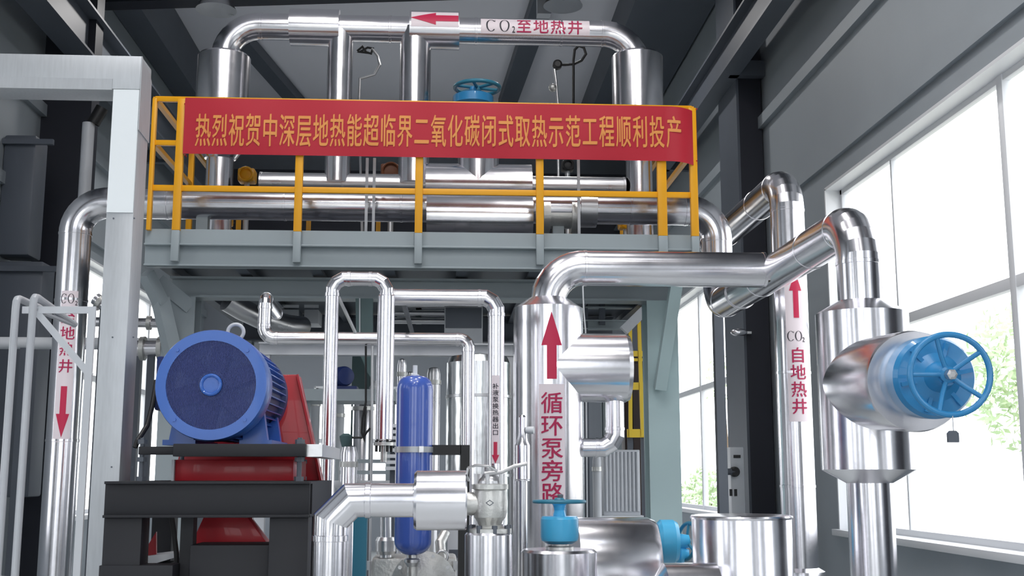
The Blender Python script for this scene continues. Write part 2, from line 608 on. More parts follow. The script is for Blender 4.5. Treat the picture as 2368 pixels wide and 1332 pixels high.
# crane runway beams along both walls
q = MB().hbeam((3.55, YF, 6.75), (3.55, YB, 6.75), .24, .5, .02, .03)
q.box(3.52, 3.58, YF, YB, 7.0, 7.06)
for y in (9.0, 13.9, 18.5): q.box(3.55, XR, y - .06, y + .06, 6.5, 6.7)
struct(q, 'trim_runway_right', 'greydark')
q = MB().hbeam((-4.5, YF, 6.85), (-4.5, YB, 6.85), .34, .6, .02, .03)
q.box(-4.53, -4.47, YF, YB, 7.15, 7.21)
for y in (9.0, 14.1, 18.5): q.box(XL, -4.5, y - .06, y + .06, 6.5, 6.7)
struct(q, 'trim_runway_left', 'greydark')
# roof steel
q = MB()
q.box(2.75, 3.95, YF, YB, 8.45, 9.14)
struct(q, 'trim_eaves_right', 'greydark')
q = MB().box(-4.98, -4.55, YF, YB, 8.3, 9.14)
struct(q, 'trim_eaves_left', 'greydark')
a, b = P(120, 18, 16), P(900, -22, 16)
q = MB().hbeam(a + V((-1, 0, .22)), b + V((2.5, 0, .30)), .3, .55)
struct(q, 'trim_rafter_1', 'navy')
for k, (pa, pb, wd, mm) in enumerate((((560, 90), (690, 240), .13, 'greydark'), ((1262, -20), (1172, 240), .16, 'greydark'), ((450, 130), (180, -60), .03, 'greydark'))):
    def on_roof(p):
        d = RM @ V(((p[0] - W / 2) / F, (H / 2 - p[1]) / F, -1))
        return CAM + d * ((ZC - .12 - CAM.z) / d.z)
    struct(MB().bar(on_roof(pa), on_roof(pb), wd * 2.2, .2), 'trim_purlin_%d' % (k + 1), mm)
struct(MB().box(XL, XR, 23.3, 23.6, 5.9, 7.7), 'trim_dark_band', 'navy')  # dark band added across the upper back wall
# columns
q = MB().box(3.69, 3.98, 14.0, 14.03, 0, 8.4)
c = struct(q, 'trim_column_right', 'navy')
MB().box(3.66, 3.69, 14.0, 14.96, 0, 8.4).build('column_flange', 'greydark', c)
MB().box(3.69, 3.98, 14.93, 14.96, 0, 8.4).build('column_flange', 'greydark', c)
q = MB().box(-5.0, -4.4, 14.0, 14.3, 0, 8.4)
struct(q, 'trim_column_left', 'navy')
for k, y in enumerate((5.6, -.6)):  # unseen columns added to put dark streaks in the reflections
    struct(MB().hbeam((3.83, y, 0), (3.83, y, 6.5), .6, .3, .03, .03, up=(1, 0, 0)), 'trim_column_right_%d' % (k + 2), 'navy')
    struct(MB().hbeam((-4.8, y, 0), (-4.8, y, 6.5), .9, .36, .03, .03, up=(1, 0, 0)), 'trim_column_left_%d' % (k + 2), 'navy')
# outside yard
struct(MB().box(-60, 60, -60, 90, -.6, -.25), 'ground', 'ground')

# ================================================================== platform
YP = 9.5
ZT = P(1030, 537, YP).z
ZB = P(1030, 621, YP).z
xl, xr = P(335, 560, YP).x, P(1614, 560, YP).x
pf = thing('platform', 'grey painted steel service platform on columns carrying yellow railing and pipework', 'platform', (0, YP + .6, 0))
q = MB()
zm = P(1030, 571, YP).z
q.box(xl, xr, YP, YP + .012, zm, ZT)
q.build('toe_board', 'grey', pf)
MB().box(xl, xr, YP - .035, YP + .10, zm - .016, zm + .002).build('edge_flange', 'grey', pf, bevel=.007)
q = MB()
q.box(xl, xr, YP + .015, YP + .03, ZB, zm)
q.box(xl, xr, YP - .01, YP + .12, ZB, ZB + .015)
q.build('edge_beam', 'grey', pf, bevel=.002)
q = MB().box(xl, xr, YP + .03, YP + 4.0, zm - .06, zm - .01)
q.build('deck', 'greydark', pf)
for k in range(8):
    x = xl + .12 + (xr - xl - .24) * k / 7
    MB().hbeam((x, YP + .05, ZB + .13), (x, YP + 4.0, ZB + .13), .10, .22, .01, .012).build('joist', 'greydark', pf)
YC = 10.1
zg0, zg1 = P(1030, 696, YC).z, ZB
q = MB().hbeam((P(452, 670, YC).x - .2, YC, (zg0 + zg1) / 2), (P(1565, 670, YC).x, YC, (zg0 + zg1) / 2), .2, zg1 - zg0, .014, .018)
q.build('girder', 'grey', pf)
q = MB().hbeam((P(420, 670, YC).x, 13.2, 3.15), (P(1530, 670, YC).x, 13.2, 3.15), .2, .3, .014, .018)
q.build('girder', 'greydark', pf)
xcr = (P(1492, 900, YC).x + P(1565, 900, YC).x) / 2
xcl = (P(388, 760, YC).x + P(452, 760, YC).x) / 2
for x, y, m_, nm in ((xcr, YC, 'green', 'column'), (xcl, YC, 'grey', 'column'), (xcr, 13.2, 'grey', 'column'), (xcl, 13.2, 'grey', 'column'), (P(838, 760, 13.2).x, 13.2, 'dgreen', 'column')):
    q = MB()
    wd = .27 if y < 12 else .2
    q.hbeam((x, y, 0), (x, y, zg0 if y < 12 else 3.0), wd, wd, .012, .016, up=(0, 1, 0))
    q.box(x - .2, x + .2, y - .2, y + .2, 0, .025)
    q.build(nm, m_, pf)
# knee braces out to the cantilevered edge
q = MB().bar(P(1566, 640, 9.62), P(1526, 900, 9.90), .09, .10, up=(1, 0, 0))
q.build('knee_brace', 'green', pf)
q = MB().bar(P(338, 632, 9.65), P(372, 700, 9.8), .10, .10).bar(P(370, 690, 9.8), P(410, 860, 9.95), .10, .12)
q.build('knee_brace', 'grey', pf)
q = MB().bar(P(365, 650, 9.9), P(440, 712, 10.0), .08, .12)
q.build('knee_brace', 'grey', pf)
# railing
rl = thing('railing', 'yellow tubular guard railing along the platform edge behind the red banner', 'railing', (0, YP, ZT))
ztop = P(1030, 241, YP - .03).z
zmid = P(1030, 341, YP - .03).z
zlow = P(1030, 444, YP - .03).z
yr = YP - .03
posts = [(349, 10, 0), (412, 18, 1), (691, 18, 1), (969, 18, 1), (1248, 18, 1), (1530, 22, 1), (1604, 18, 0)]
for px, wpx, st in posts:
    x = P(px, 440, yr).x
    h = S(wpx, yr) / 2
    MB().box(x - h, x + h, yr - .03, yr + .02, ZT - .02, ztop).build('post', 'yellow', rl, bevel=.004)
    if st or px > 1600:
        MB().box(x - h, x + h, yr - .03, yr + .02, (zm - .05 if px > 1500 else ZB + .03), ZT - .02).build('post_foot', 'grey', rl, bevel=.004)
x0, x1 = P(349, 440, yr).x, P(1604, 440, yr).x
for z, hh in ((ztop, .045), (zmid, .045), (zlow, .05)):
    MB().box(x0, x1, yr - .015, yr + .015, z - hh / 2, z + hh / 2).build('rail', 'yellow', rl, bevel=.004)
for x in (x0, x1):
    for z in (ztop, zmid):
        MB().bar((x, yr, z), (x, YP + 3.95, z), .04, .04).build('rail', 'yellow', rl)
    for y in (YP + 1.4, YP + 2.7, YP + 3.95):
        MB().box(x - .025, x + .025, y - .025, y + .025, ZT, ztop).build('post', 'yellow', rl)
for z in (ztop, zmid):
    MB().box(x0, x1, YP + 3.93, YP + 3.97, z - .02, z + .02).build('rail', 'yellow', rl)
for t_ in (.18, .36, .52, .66, .86):
    x = x0 + (x1 - x0) * t_
    MB().box(x - .025, x + .025, YP + 3.92, YP + 3.97, ZT, ztop).build('post', 'yellow', rl)

# banner tied over the railing
yb = yr - .05
bl, br = P(425, 300, yb).x, P(1548, 300, yb).x
bt, bb_ = P(1000, 236, yb).z, P(1000, 364, yb).z
bn = thing('banner', 'red cloth banner with one long line of gold characters tied along the railing', 'banner', (0, yb, bb_))
bw = br - bl
wrap = P(1614, 300, yb).x - br
def on_banner(off):
    def f(u, v):
        t_ = (u - bl) / bw
        sag = .016 * math.sin(PI * max(0, min(1, t_)) * 4) ** 2
        if t_ <= 1: return V((u, yb - off - sag * math.sin(PI * (v - bb_) / (bt - bb_)), v - .02 * max(0, 1 - t_ * 6) * 0))
        k = (u - br) / wrap
        return V((u, yb - off + .05 * k * k - .03 * math.sin(PI * k), v - .035 * k))
    return f
q = MB()
nu, nv = 120, 10
fr_, bk = on_banner(0), on_banner(-.004)
grid = lambda f: [f(bl + (bw + wrap) * i / nu, bb_ + (bt - bb_) * j / nv) for j in range(nv + 1) for i in range(nu + 1)]
quads = [(j * (nu + 1) + i, j * (nu + 1) + i + 1, (j + 1) * (nu + 1) + i + 1, (j + 1) * (nu + 1) + i) for j in range(nv) for i in range(nu)]
q.add(grid(fr_), quads)
q.build('cloth', 'banner', bn)
txt = '热烈祝贺中深层地热能超临界二氧化碳闭式取热示范工程顺利投产'
items = []
for i, ch in enumerate(txt):
    px = 470 + i * (1558 - 470) / (len(txt) - 1)
    py = 301 + 4.0 * i / len(txt)
    c_ = P(px, py, yb)
    items.append((ch, c_.x, c_.z, S(35, yb), S(78, yb)))
lay(items, on_banner(.004), 'lettering', 'gold', bn, cuts=4)
for px, py in ((427, 240), (427, 358), (1612, 252), (1612, 372)):
    a = P(px, py, yb)
    MB().tube([a, a + V((.0, .03, .01)), a + V((0, .06, .0))], .005, 8).build('tie_cord', 'banner', bn)

# ================================================================== pipework on the platform
YH = 10.05
XRUN = (P(1990, 620, 6.6).x + P(2002, 1000, 6.6).x) / 2
zh = P(1300, 483, YH).z
zrun = P(1500, 622, 8.25).z
xh = P(152, 900, YH).x
r_h = .135
hp = thing('header_pipe', 'long silver clad header pipe crossing the platform behind the yellow rail', 'pipe', (xh, YH, 0))
pipe(hp, [(xh, YH, 0), (xh, YH, zh), (P(1658, 560, YH).x, YH, zh), (P(1658, 560, YH).x, YH, zrun), (P(1658, 560, YH).x * .5 + XRUN * .5, 9.3, zrun)], r_h, bend=[.27, .27, .24], gores=9)
xa, xb = P(987, 500, YH).x, P(1230, 500, YH).x
zj = P(1100, 503, YH).z
MB().lathe([(.14, 0), (.205, .0), (.205, xb - xa), (.14, xb - xa)], (xa, YH, zj), (1, 0, 0), 48).build('jacket', 'clad', hp)
xa, xb = P(1340, 500, YH).x, P(1378, 500, YH).x
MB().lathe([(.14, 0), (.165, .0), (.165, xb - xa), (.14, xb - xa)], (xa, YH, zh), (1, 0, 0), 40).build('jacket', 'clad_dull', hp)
xa, xb = P(1255, 500, YH).x, P(1335, 500, YH).x
MB().lathe([(.1, 0), (.16, .0), (.16, .06), (.12, .06), (.12, xb - xa - .06), (.16, xb - xa - .06), (.16, xb - xa), (.1, xb - xa)], (xa, YH, zh - .06), (1, 0, 0), 32).build('flange_pair', 'cast', hp)
for px in (470, 1290):
    x = P(px, 500, YH).x
    MB().box(x - .05, x + .05, YH - .05, YH + .05, zm, zh - .12).build('pipe_support', 'grey', hp)
# flow label on the descending leg
fv = on_vert(xh, YH, r_h, math.atan2(-YH, -xh) - .10, .003)
fv2 = on_vert(xh, YH, r_h, math.atan2(-YH, -xh) - .10, .005)
zz = lambda py: P(140, py, YH - r_h).z
lb = patch(fv, -.068, .068, zz(1022), zz(672), 10, 20, 'flow_label', 'label', hp)
lay([('SC', -.045, zz(690), .05, .085), ('SO', .012, zz(690), .05, .085), ('2', .055, zz(700), .02, .035)], fv2, 'lettering', 'inkdark', lb)
lay([('至', 0, zz(733), .11, .11), ('地', 0, zz(770), .11, .11), ('热', 0, zz(807), .11, .11), ('井', 0, zz(846), .11, .11)], fv2, 'lettering', 'ink', lb)
poly_patch([(-.024, zz(893)), (-.024, zz(957)), (-.052, zz(957)), (0, zz(1012)), (.052, zz(957)), (.024, zz(957)), (.024, zz(893))][::-1], fv2, 'flow_arrow', 'arrow', lb)

# top loop
YL = 11.0
zl = P(1000, 70, YL).z
r_l = S(36, YL)
xlv, xrv = P(517, 180, YL).x, P(1474, 180, YL).x
lp = thing('loop_pipe', 'silver clad loop pipe arching above the banner with red arrow label', 'pipe', (xlv, YL, ZT))
pipe(lp, [(xlv, YL, ZT - .04), (xlv, YL, zl), (xrv, YL, zl), (xrv, YL, ZT - .04)], r_l * .88, bend=.34, gores=8, seam=.8)
for x, pc in ((xlv, 517), (xrv, 1474)):
    zt_, zb_ = P(pc, 130, YL).z, P(pc, 345, YL).z
    R_ = S(62, YL)
    MB().lathe([(r_l * .7, zb_ - .12), (r_l, zb_ - .1), (R_, zb_ + .05), (R_, zt_ - .02), (R_ - .015, zt_), (r_l * .8, zt_ + .01)], (x, YL, 0), (0, 0, 1), 48).build('jacket', 'clad', lp)
for a, b, rr in ((672, 786, 44), (948, 1062, 46)):
    xa, xb = P(a, 75, YL).x, P(b, 75, YL).x
    MB().lathe([(r_l, 0), (S(rr, YL), 0), (S(rr, YL), xb - xa), (r_l, xb - xa)], (xa, YL, zl), (1, 0, 0), 44).build('jacket', 'clad', lp)
for pc, wd in ((786, 60), (960, 74)):
    x = P(pc, 170, YL).x
    q = MB().tube([(x, YL, P(1105, 428, 11.0).z), (x, YL, zl)], S(wd / 2, YL), 44)
    q.build('drop_leg', 'clad', lp)
xa, xb = P(1111, 70, YL).x, P(1360, 70, YL).x
fh = on_horz(YL, zl, r_l * .88, .12, .003)
fh2 = on_horz(YL, zl, r_l * .88, .12, .006)
lb = patch(fh, xa, xb, -.085, .085, 20, 10, 'flow_label', 'label', lp)
hx = lambda px: P(px, 65, YL - r_l).x
lay([('SC', hx(1136), 0, .10, .125), ('SO', hx(1167), 0, .10, .125), ('2', hx(1188), -.04, .03, .06)], fh2, 'lettering', 'inkdark', lb)
lay([(ch, hx(1212 + 39.5 * i), 0, .145, .145) for i, ch in enumerate('至地热井')], fh2, 'lettering', 'ink', lb)
rj = S(46, YL)
fa = on_horz(YL, zl, rj, .28, .003)
fa2 = on_horz(YL, zl, rj, .28, .006)
lb = patch(fa, hx(951), hx(1060), -.09, .09, 10, 10, 'flow_label', 'label', lp)
poly_patch([(hx(949), 0), (hx(1008), .072), (hx(1008), .035), (hx(1060), .035), (hx(1060), -.035), (hx(1008), -.035), (hx(1008), -.072)][::-1], fa2, 'flow_arrow', 'arrow', lb)

# second header with tee and valve
YT = 11.0
zt = P(1105, 428, YT).z
vt = thing('tee_valve', 'clad tee fitting with blue handwheel rising above the banner', 'valve', (P(1105, 430, YT).x, YT, ZT))
xa, xb, xm = P(985, 430, YT).x, P(1228, 430, YT).x, P(1105, 430, YT).x
rt = S(50, YT)
MB().lathe([(rt * .7, 0), (rt, 0), (rt, xb - xa), (rt * .7, xb - xa)], (xa, YT, zt), (1, 0, 0), 44).build('jacket', 'clad', vt)
MB().lathe([(rt, zt), (rt, P(1105, 300, YT).z), (rt * .6, P(1105, 285, YT).z)], (xm, YT, 0), (0, 0, 1), 44).build('bonnet_jacket', 'clad', vt)
MB().lathe([(.05, P(1100, 285, YT).z), (.05, P(1100, 240, YT).z)], (xm, YT, 0), (0, 0, 1), 20).build('neck', 'steel', vt)
MB().lathe([(.16, P(1100, 250, YT).z), (.2, P(1100, 243, YT).z), (.2, P(1100, 225, YT).z), (.1, P(1100, 214, YT).z), (.045, P(1100, 210, YT).z), (.045, P(1100, 203, YT).z)], (xm - .05, YT, 0), (0, 0, 1), 32).build('bonnet', 'valve', vt)
handwheel(vt, (xm - .01, YT, P(1100, 203, YT).z), (0, .0, 1), .22, .02, 6, 'teal', .04, phase=.3)
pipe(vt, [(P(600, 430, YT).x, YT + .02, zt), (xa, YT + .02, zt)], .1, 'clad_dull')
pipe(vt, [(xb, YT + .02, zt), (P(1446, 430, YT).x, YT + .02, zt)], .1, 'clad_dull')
for px in (1010, 1200):
    x = P(px, 430, YT).x
    MB().box(x - .04, x + .04, YT - .04, YT + .04, zm - .02, zt - rt + .02).build('pipe_support', 'grey', vt)

# thin impulse tubes on the platform
def slim(name, label, cat, pts, r, m, group=None):
    t_ = thing(name, label, cat, pts[0], group)
    MB().tube(pts, r, 12).build('tube', m, t_)
    return t_
for px, lab in ((846, 'slim pale post behind the rail, beside its twin'), (863, 'slim pale post behind the rail, nearer the tee valve')):
    a = P(px, 535, 9.75)
    t_ = thing('support_post', lab, 'post', (a.x, 9.75, zm))
    MB().box(a.x - .012, a.x + .012, 9.74, 9.76, zm - .01, P(px, 366, 9.75).z).build('post', 'offwhite', t_)
    MB().box(a.x - .04, a.x + .04, 9.71, 9.79, zm - .01, zm + .01).build('foot_plate', 'grey', t_)
a = P(1339, 535, 9.75)
t_ = thing('support_post', 'slim pale post behind the rail beside the flange pair', 'post', (a.x, 9.75, zm))
MB().box(a.x - .012, a.x + .012, 9.74, 9.76, zm - .01, P(1333, 366, 9.75).z).build('post', 'offwhite', t_)
MB().box(a.x - .04, a.x + .04, 9.71, 9.79, zm - .01, zm + .01).build('foot_plate', 'grey', t_)
# pressure transmitter with cable loop
Yg = 11.9
gb = P(1290, 240, Yg)
gg = thing('pressure_transmitter', 'dark round pressure transmitter with looped black cable above the banner', 'gauge', (gb.x, Yg, zm))
MB().tube([(gb.x, Yg, zm), P(1290, 240, Yg), P(1286, 190, Yg), P(1282, 160, Yg)], .014, 10).build('stem', 'steel', gg)
MB().lathe([(.03, -.04), (.05, -.03), (.05, .03), (.03, .04)], P(1289, 150, Yg), (0, 1, 0), 24).build('head', 'rubber', gg)
MB().tube([P(1289, 150, Yg), P(1308, 150, Yg), P(1328, 148, Yg), P(1345, 140, Yg), P(1355, 125, Yg), P(1350, 110, Yg), P(1338, 106, Yg), P(1329, 115, Yg), P(1326, 140, Yg), P(1326, 240, Yg)], .014, 8).build('cable', 'rubber', gg)
MB().sphere(P(1278, 203, Yg), .045).build('fitting', 'cast', gg)
gb = P(850, 240, Yg)
gg = thing('cable_drop', 'tangled black instrument cable between the two drop legs', 'cable', (gb.x, Yg, zm))
MB().tube([P(826, 118, Yg), P(838, 108, Yg), P(848, 122, Yg), P(832, 120, Yg), P(850, 110, Yg), P(862, 112, Yg), P(858, 124, Yg), P(846, 120, Yg)], .012, 8).build('cable', 'rubber', gg)
MB().tube([P(860, 112, Yg), P(874, 130, Yg), P(878, 150, Yg), P(866, 172, Yg), P(832, 182, Yg), P(830, 240, Yg), (gb.x, Yg, zm)], .014, 8).build('conduit', 'steel', gg)
# high bay lamps
LAMP_W = 82
def lamp(px, py, Y, label, at=None):
    c_ = at or P(px, py, Y)
    t_ = thing('high_bay_lamp', label, 'lamp', (c_.x, Y, ZC), 'high bay lamps under the roof')
    MB().tube([(c_.x, Y, c_.z + .3), (c_.x, Y, ZC)], .02, 10).build('rod', 'steel', t_)
    MB().lathe([(.28, 0), (.27, .02), (.2, .16), (.1, .26), (.09, .4), (.05, .42)], c_, (0, 0, 1), 36).build('reflector', 'clad_dull', t_)
    MB().lathe([(.2, .005), (.2, .01)], c_, (0, 0, 1), 24).build('lens', 'white', t_)
    l = bpy.data.lights.new('lamp_light', 'AREA')
    l.shape, l.size, l.energy, l.color = 'DISK', .36, LAMP_W, (1, .97, .95)
    lo = bpy.data.objects.new('lamp_light', l)
    C.objects.link(lo)
    lo.parent = t_
    lo.location = (0, 0, c_.z - ZC - .006)
for k, (x, y) in enumerate(((-1.6, 7.6), (.4, 5.5), (1.4, 8.2), (-2.2, 4.0), (1.6, 2.5), (-.4, .5), (-2, -2.5), (1.8, -2.5))):  # unseen lamps added out of view to fill the hall with light
    lamp(0, 0, y, 'added unseen fill lamp hanging over the floor before the platform', V((x, y, 8.1)))
lamp(500, 24, 15.5, 'silver high bay lamp hanging above the loop pipe elbow, near the dark rafter')
lamp(1302, 14, 15.5, 'silver high bay lamp hanging beside the purlin above the arrow label')
a = P(1257, 30, 16.4)
t_ = thing('hanger_rod', 'pale square hanger dropping from the roof above the loop pipe', 'hanger', (a.x, 16.4, ZC))
MB().box(a.x - .10, a.x + .10, 16.3, 16.5, a.z - .05, ZC).build('hanger', 'offwhite', t_)
# yellow actuators and small valves behind the rail
def actuator(px, py, Y, m, label, sz=.09):
    c_ = P(px, py, Y)
    t_ = thing('valve_actuator', label, 'valve', (c_.x, Y, zm))
    MB().box(c_.x - sz, c_.x + sz, Y - sz, Y + sz, c_.z - sz * .8, c_.z + sz * .8).build('housing', m, t_, bevel=.02)
    MB().tube([(c_.x, Y, zm), (c_.x, Y, c_.z - sz * .7)], .03, 14).build('stem', 'steel', t_)
    MB().lathe([(.08, 0), (.08, .03)], (c_.x, Y, zm), (0, 0, 1), 20).build('flange', 'cast', t_)
    MB().torus((c_.x, Y - sz - .02, c_.z), (0, 1, 0), sz * .8, .012, 24, 8).build('handwheel', m, t_)
actuator(572, 408, 12.2, 'yellow', 'yellow valve actuator on the platform beside the jacketed drop vessel')
actuator(905, 402, 12.2, 'brown', 'brown valve actuator on the platform beside the tee valve', .11)
actuator(1447, 517, 12.2, 'yellow', 'yellow valve actuator low on the platform near the corner post', .08)
actuator(523, 512, 12.6, 'yellow', 'yellow valve actuator low on the platform under the header pipe', .07)
actuator(1312, 385, 12.7, 'rubber', 'black valve actuator under the banner by the pale post', .07)

# ================================================================== valve station by the window
vs_ = thing('bypass_valve_pipe', 'thick clad pipe bending down by the window through a large valve jacket', 'pipe', (XRUN, 6.6, 0))
r_r = .13
pipe(vs_, [(P(1658, 560, YH).x * .5 + XRUN * .5, 9.3, zrun), (XRUN, 6.6, zrun), (XRUN, 6.6, 0)], r_r, bend=.24, gores=7, seam=1.0)
zz = lambda py: P(1990, py, 6.6).z
Rj = S(107, 6.6)
MB().lathe([(r_r, zz(1117)), (Rj, zz(1086)), (Rj, zz(726)), (r_r + .01, zz(697))], (XRUN, 6.6, 0), (0, 0, 1), 56).build('valve_jacket', 'clad', vs_)
zc = P(1990, 889, 6.6).z
je = P(2120, 881, 5.74)
ax = (je - V((XRUN, 6.6, zc))).normalized()
jl = (je - V((XRUN, 6.6, zc))).length
MB().lathe([(Rj * .98, 0), (Rj * .98, jl - .02), (Rj * .95, jl), (.1, jl + .005)], (XRUN, 6.6, zc), ax, 56).build('bonnet_jacket', 'clad', vs_)
bc = je + V((.045, 0, .015))
MB().lathe([(.17, -.03), (.206, .0), (.206, .12), (.19, .15), (.12, .16), (.075, .19), (.06, .24), (.045, .30)], bc, ax, 48).build('bonnet', 'valve', vs_)
wc = P(2197, 866, 5.40)
hw = handwheel(vs_, wc, ax, S(95, 5.4), .015, 5, 'valve', .04, dish=.03, phase=.0)
MB().lathe([(.026, -.06), (.026, .03), (.014, .035)], wc, ax, 6).build('stem_nut', 'steel', hw)
for k in range(6):
    u_, t__ = frame_of(ax)
    a_ = k * PI / 3 + .2
    d = u_ * math.cos(a_) + t__ * math.sin(a_)
    MB().bar(bc + ax * .155 + d * .06, bc + ax * .155 + d * .18, .02, .03, up=ax).build('bonnet_rib', 'valve', vs_)
# padlock hanging from the wheel
pl = wc + V((0, 0, -S(95, 5.4) - .015))
lock = thing('padlock', 'small dark tag weight hanging under the big blue handwheel', 'padlock', pl)
MB().tube([pl + V((0, 0, .02)), pl + V((0, 0, -.06))], .003, 6).build('cord', 'offwhite', lock)
b_ = pl + V((0, 0, -.06))
MB().prism([b_ + V((-.026, 0, -.055)), b_ + V((.026, 0, -.055)), b_ + V((.026, 0, -.012)), b_ + V((.014, 0, 0)), b_ + V((-.014, 0, 0)), b_ + V((-.026, 0, -.012))], (0, .02, 0)).build('body', 'greydark', lock)

# bypass riser with label
YBP = 8.25
xbp = P(1268, 900, YBP).x
bp_ = thing('circulation_bypass_pipe', 'fat clad riser with red up arrow and red vertical characters', 'pipe', (xbp, YBP, 0))
r_b = .128
pipe(bp_, [(xbp, YBP, 1.5), (xbp, YBP, zrun), (XRUN - .10, YBP, zrun)], r_b, bend=.26, gores=8, seam=1.2)
Rb = S(81, YBP)
zz = lambda py: P(1268, py, YBP).z
MB().lathe([(Rb * .98, 0), (Rb, .02), (Rb, zz(714)), (r_b + .01, zz(690))], (xbp, YBP, 0), (0, 0, 1), 64).build('jacket', 'clad', bp_)
zs = zz(850)
xe = P(1454, 850, YBP).x
MB().lathe([(Rb * .99, 0), (Rb * .99, xe - xbp - .03), (Rb * .93, xe - xbp), (.1, xe - xbp + .002)], (xbp, YBP, zs), (1, 0, 0), 64).build('side_jacket', 'clad', bp_)
xq = P(1422, 980, YBP).x
zq = zz(1035)
pipe(bp_, [(xq, YBP, zs - Rb * .8), (xq, YBP, zq), (xbp + Rb * .8, YBP, zq)], .066, bend=.12, gores=3, seam=0)
fv = on_vert(xbp, YBP, Rb, math.atan2(-YBP, -xbp) + .10, .003)
fv2 = on_vert(xbp, YBP, Rb, math.atan2(-YBP, -xbp) + .10, .006)
zz = lambda py: P(1275, py, YBP - Rb).z
lb = patch(fv, -.09, .09, zz(1165), zz(888), 12, 20, 'flow_label', 'label', bp_)
lay([(ch, 0, zz(931 + 52.5 * i), .145, .142) for i, ch in enumerate('循环泵旁路')], fv2, 'lettering', 'ink', lb)
fa2 = on_vert(xbp, YBP, Rb, math.atan2(-YBP, -xbp) + .10, .004)
poly_patch([(-.034, zz(876)), (.034, zz(876)), (.034, zz(798)), (.072, zz(798)), (0, zz(720)), (-.072, zz(798)), (-.034, zz(798))], fa2, 'flow_arrow', 'arrow', bp_)

# well return pipe by the window
YW = 9.6
xw = P(1832, 800, YW).x
rw = S(40, YW)
wp = thing('well_return_pipe', 'tall clad pipe beside the dark column with red up arrow and characters', 'pipe', (xw, YW, 0))
zw = P(1822, 420, YW).z
pipe(wp, [(xw, YW, 0), (xw, YW, zw), (xw, 12.4, zw)], rw, bend=.25, gores=7)
zb_ = P(1840, 1312, YW).z
MB().lathe([(rw * 1.5, 0), (rw * 1.5, zb_ - .12), (rw * 1.35, zb_ - .03), (rw * 1.0, zb_)], (xw, YW, 0), (0, 0, 1), 44).build('base_jacket', 'clad', wp)
MB().box(xw - .05, xw + .05, 12.2, 12.3, 0, zw - .05).build('pipe_stand', 'greydark', wp)
ph = math.atan2(-YW, -xw) + .30
fv = on_vert(xw, YW, rw, ph, .003)
fv2 = on_vert(xw, YW, rw, ph, .006)
zz = lambda py: P(1845, py, YW - rw).z
lb = patch(fv, -.088, .088, zz(975), zz(620), 12, 20, 'flow_label', 'label', wp)
lay([('SC', -.05, zz(777), .06, .085), ('SO', .012, zz(777), .06, .085), ('2', .055, zz(785), .022, .04)], fv2, 'lettering', 'inkdark', lb)
lay([(ch, 0, zz(821 + 39.5 * i), .125, .125) for i, ch in enumerate('自地热井')], fv2, 'lettering', 'ink', lb)
poly_patch([(-.022, zz(735)), (.022, zz(735)), (.022, zz(672)), (.052, zz(672)), (0, zz(628)), (-.052, zz(672)), (-.022, zz(672))], fv2, 'flow_arrow', 'arrow', lb)

# switch box on the column
a, b = P(1680, 1035, 13.95), P(1716, 1195, 13.95)
sb = thing('switch_box', 'tall pale grey switch box with dark knob against the dark column', 'switch box', ((a.x + b.x) / 2, 13.9, 0))
MB().box(a.x, b.x, 13.78, 13.99, 0, a.z).build('casing', 'white', sb, bevel=.006)
MB().box(a.x + .04, b.x - .04, 13.77, 13.785, P(1698, 1059, 13.78).z, P(1698, 1052, 13.78).z).build('slot', 'rubber', sb)
k_ = P(1697, 1091, 13.78)
MB().lathe([(.06, 0), (.06, .06), (.045, .09)], k_, (0, -1, 0), 20).build('knob', 'rubber', sb)
MB().tube([k_ + V((0, -.05, 0)), k_ + V((-.17, -.06, 0))], .04, 14).build('lever', 'greydark', sb)
for px in (1690, 1701):
    c_ = P(px, 1139, 13.78)
    MB().box(c_.x - .016, c_.x + .016, 13.765, 13.785, c_.z - .04, c_.z + .04).build('button', 'rubber', sb)
a = P(1706, 770, 13.95)
t_ = thing('wall_lamp', 'small silver lamp fixed to the dark column', 'lamp', (a.x + .05, 13.97, a.z))
MB().sphere(a + V((0, -.06, 0)), .07, sc_=(1.5, .8, .7)).build('shade', 'clad', t_)
MB().box(a.x - .03, a.x + .16, 13.9, 13.99, a.z - .015, a.z + .015).build('arm', 'steel', t_)

# ================================================================== drums and blue valves, lower right
Yv = 6.2
xv = P(1292, 1250, Yv).x
zz = lambda py: P(1292, py, Yv).z
gv = thing('gate_valve', 'light blue gate valve with flat handwheel in front of the labelled riser', 'valve', (xv, Yv, 0))
MB().lathe([(.19, 0), (.2, .02), (.2, zz(1276)), (.185, zz(1270))], (xv, Yv, 0), (0, 0, 1), 48).build('body_jacket', 'clad', gv)
MB().lathe([(.05, zz(1275)), (.075, zz(1270)), (.075, zz(1264)), (.05, zz(1262)), (.05, zz(1250))], (xv + .005, Yv, 0), (0, 0, 1), 24).build('neck', 'cast', gv)
MB().lathe([(.07, zz(1257)), (.095, zz(1250)), (.1, zz(1242)), (.1, zz(1200)), (.092, zz(1194)), (.035, zz(1193)), (.028, zz(1180)), (.034, zz(1168)), (.05, zz(1162))], (xv + .005, Yv, 0), (0, 0, 1), 36).build('bonnet', 'valve_light', gv)
hw = handwheel(gv, (xv + .005, Yv, zz(1160)), (0, 0, 1), S(58, Yv), .009, 5, 'teal', .03)
MB().lathe([(.016, zz(1162)), (.016, zz(1145)), (.008, zz(1142))], (xv + .01, Yv, 0), (0, 0, 1), 14).build('stem_tip', 'greydark', hw)
dr = thing('valve_drum', 'long horizontal clad drum with rounded end in front of the green column', 'drum', (P(1430, 1300, 6.75).x, 6.75, 0))
xa, xb = P(1330, 1260, 6.75).x, P(1516, 1260, 6.75).x
Rd = .33
zd = P(1430, 1196, 6.75).z - Rd
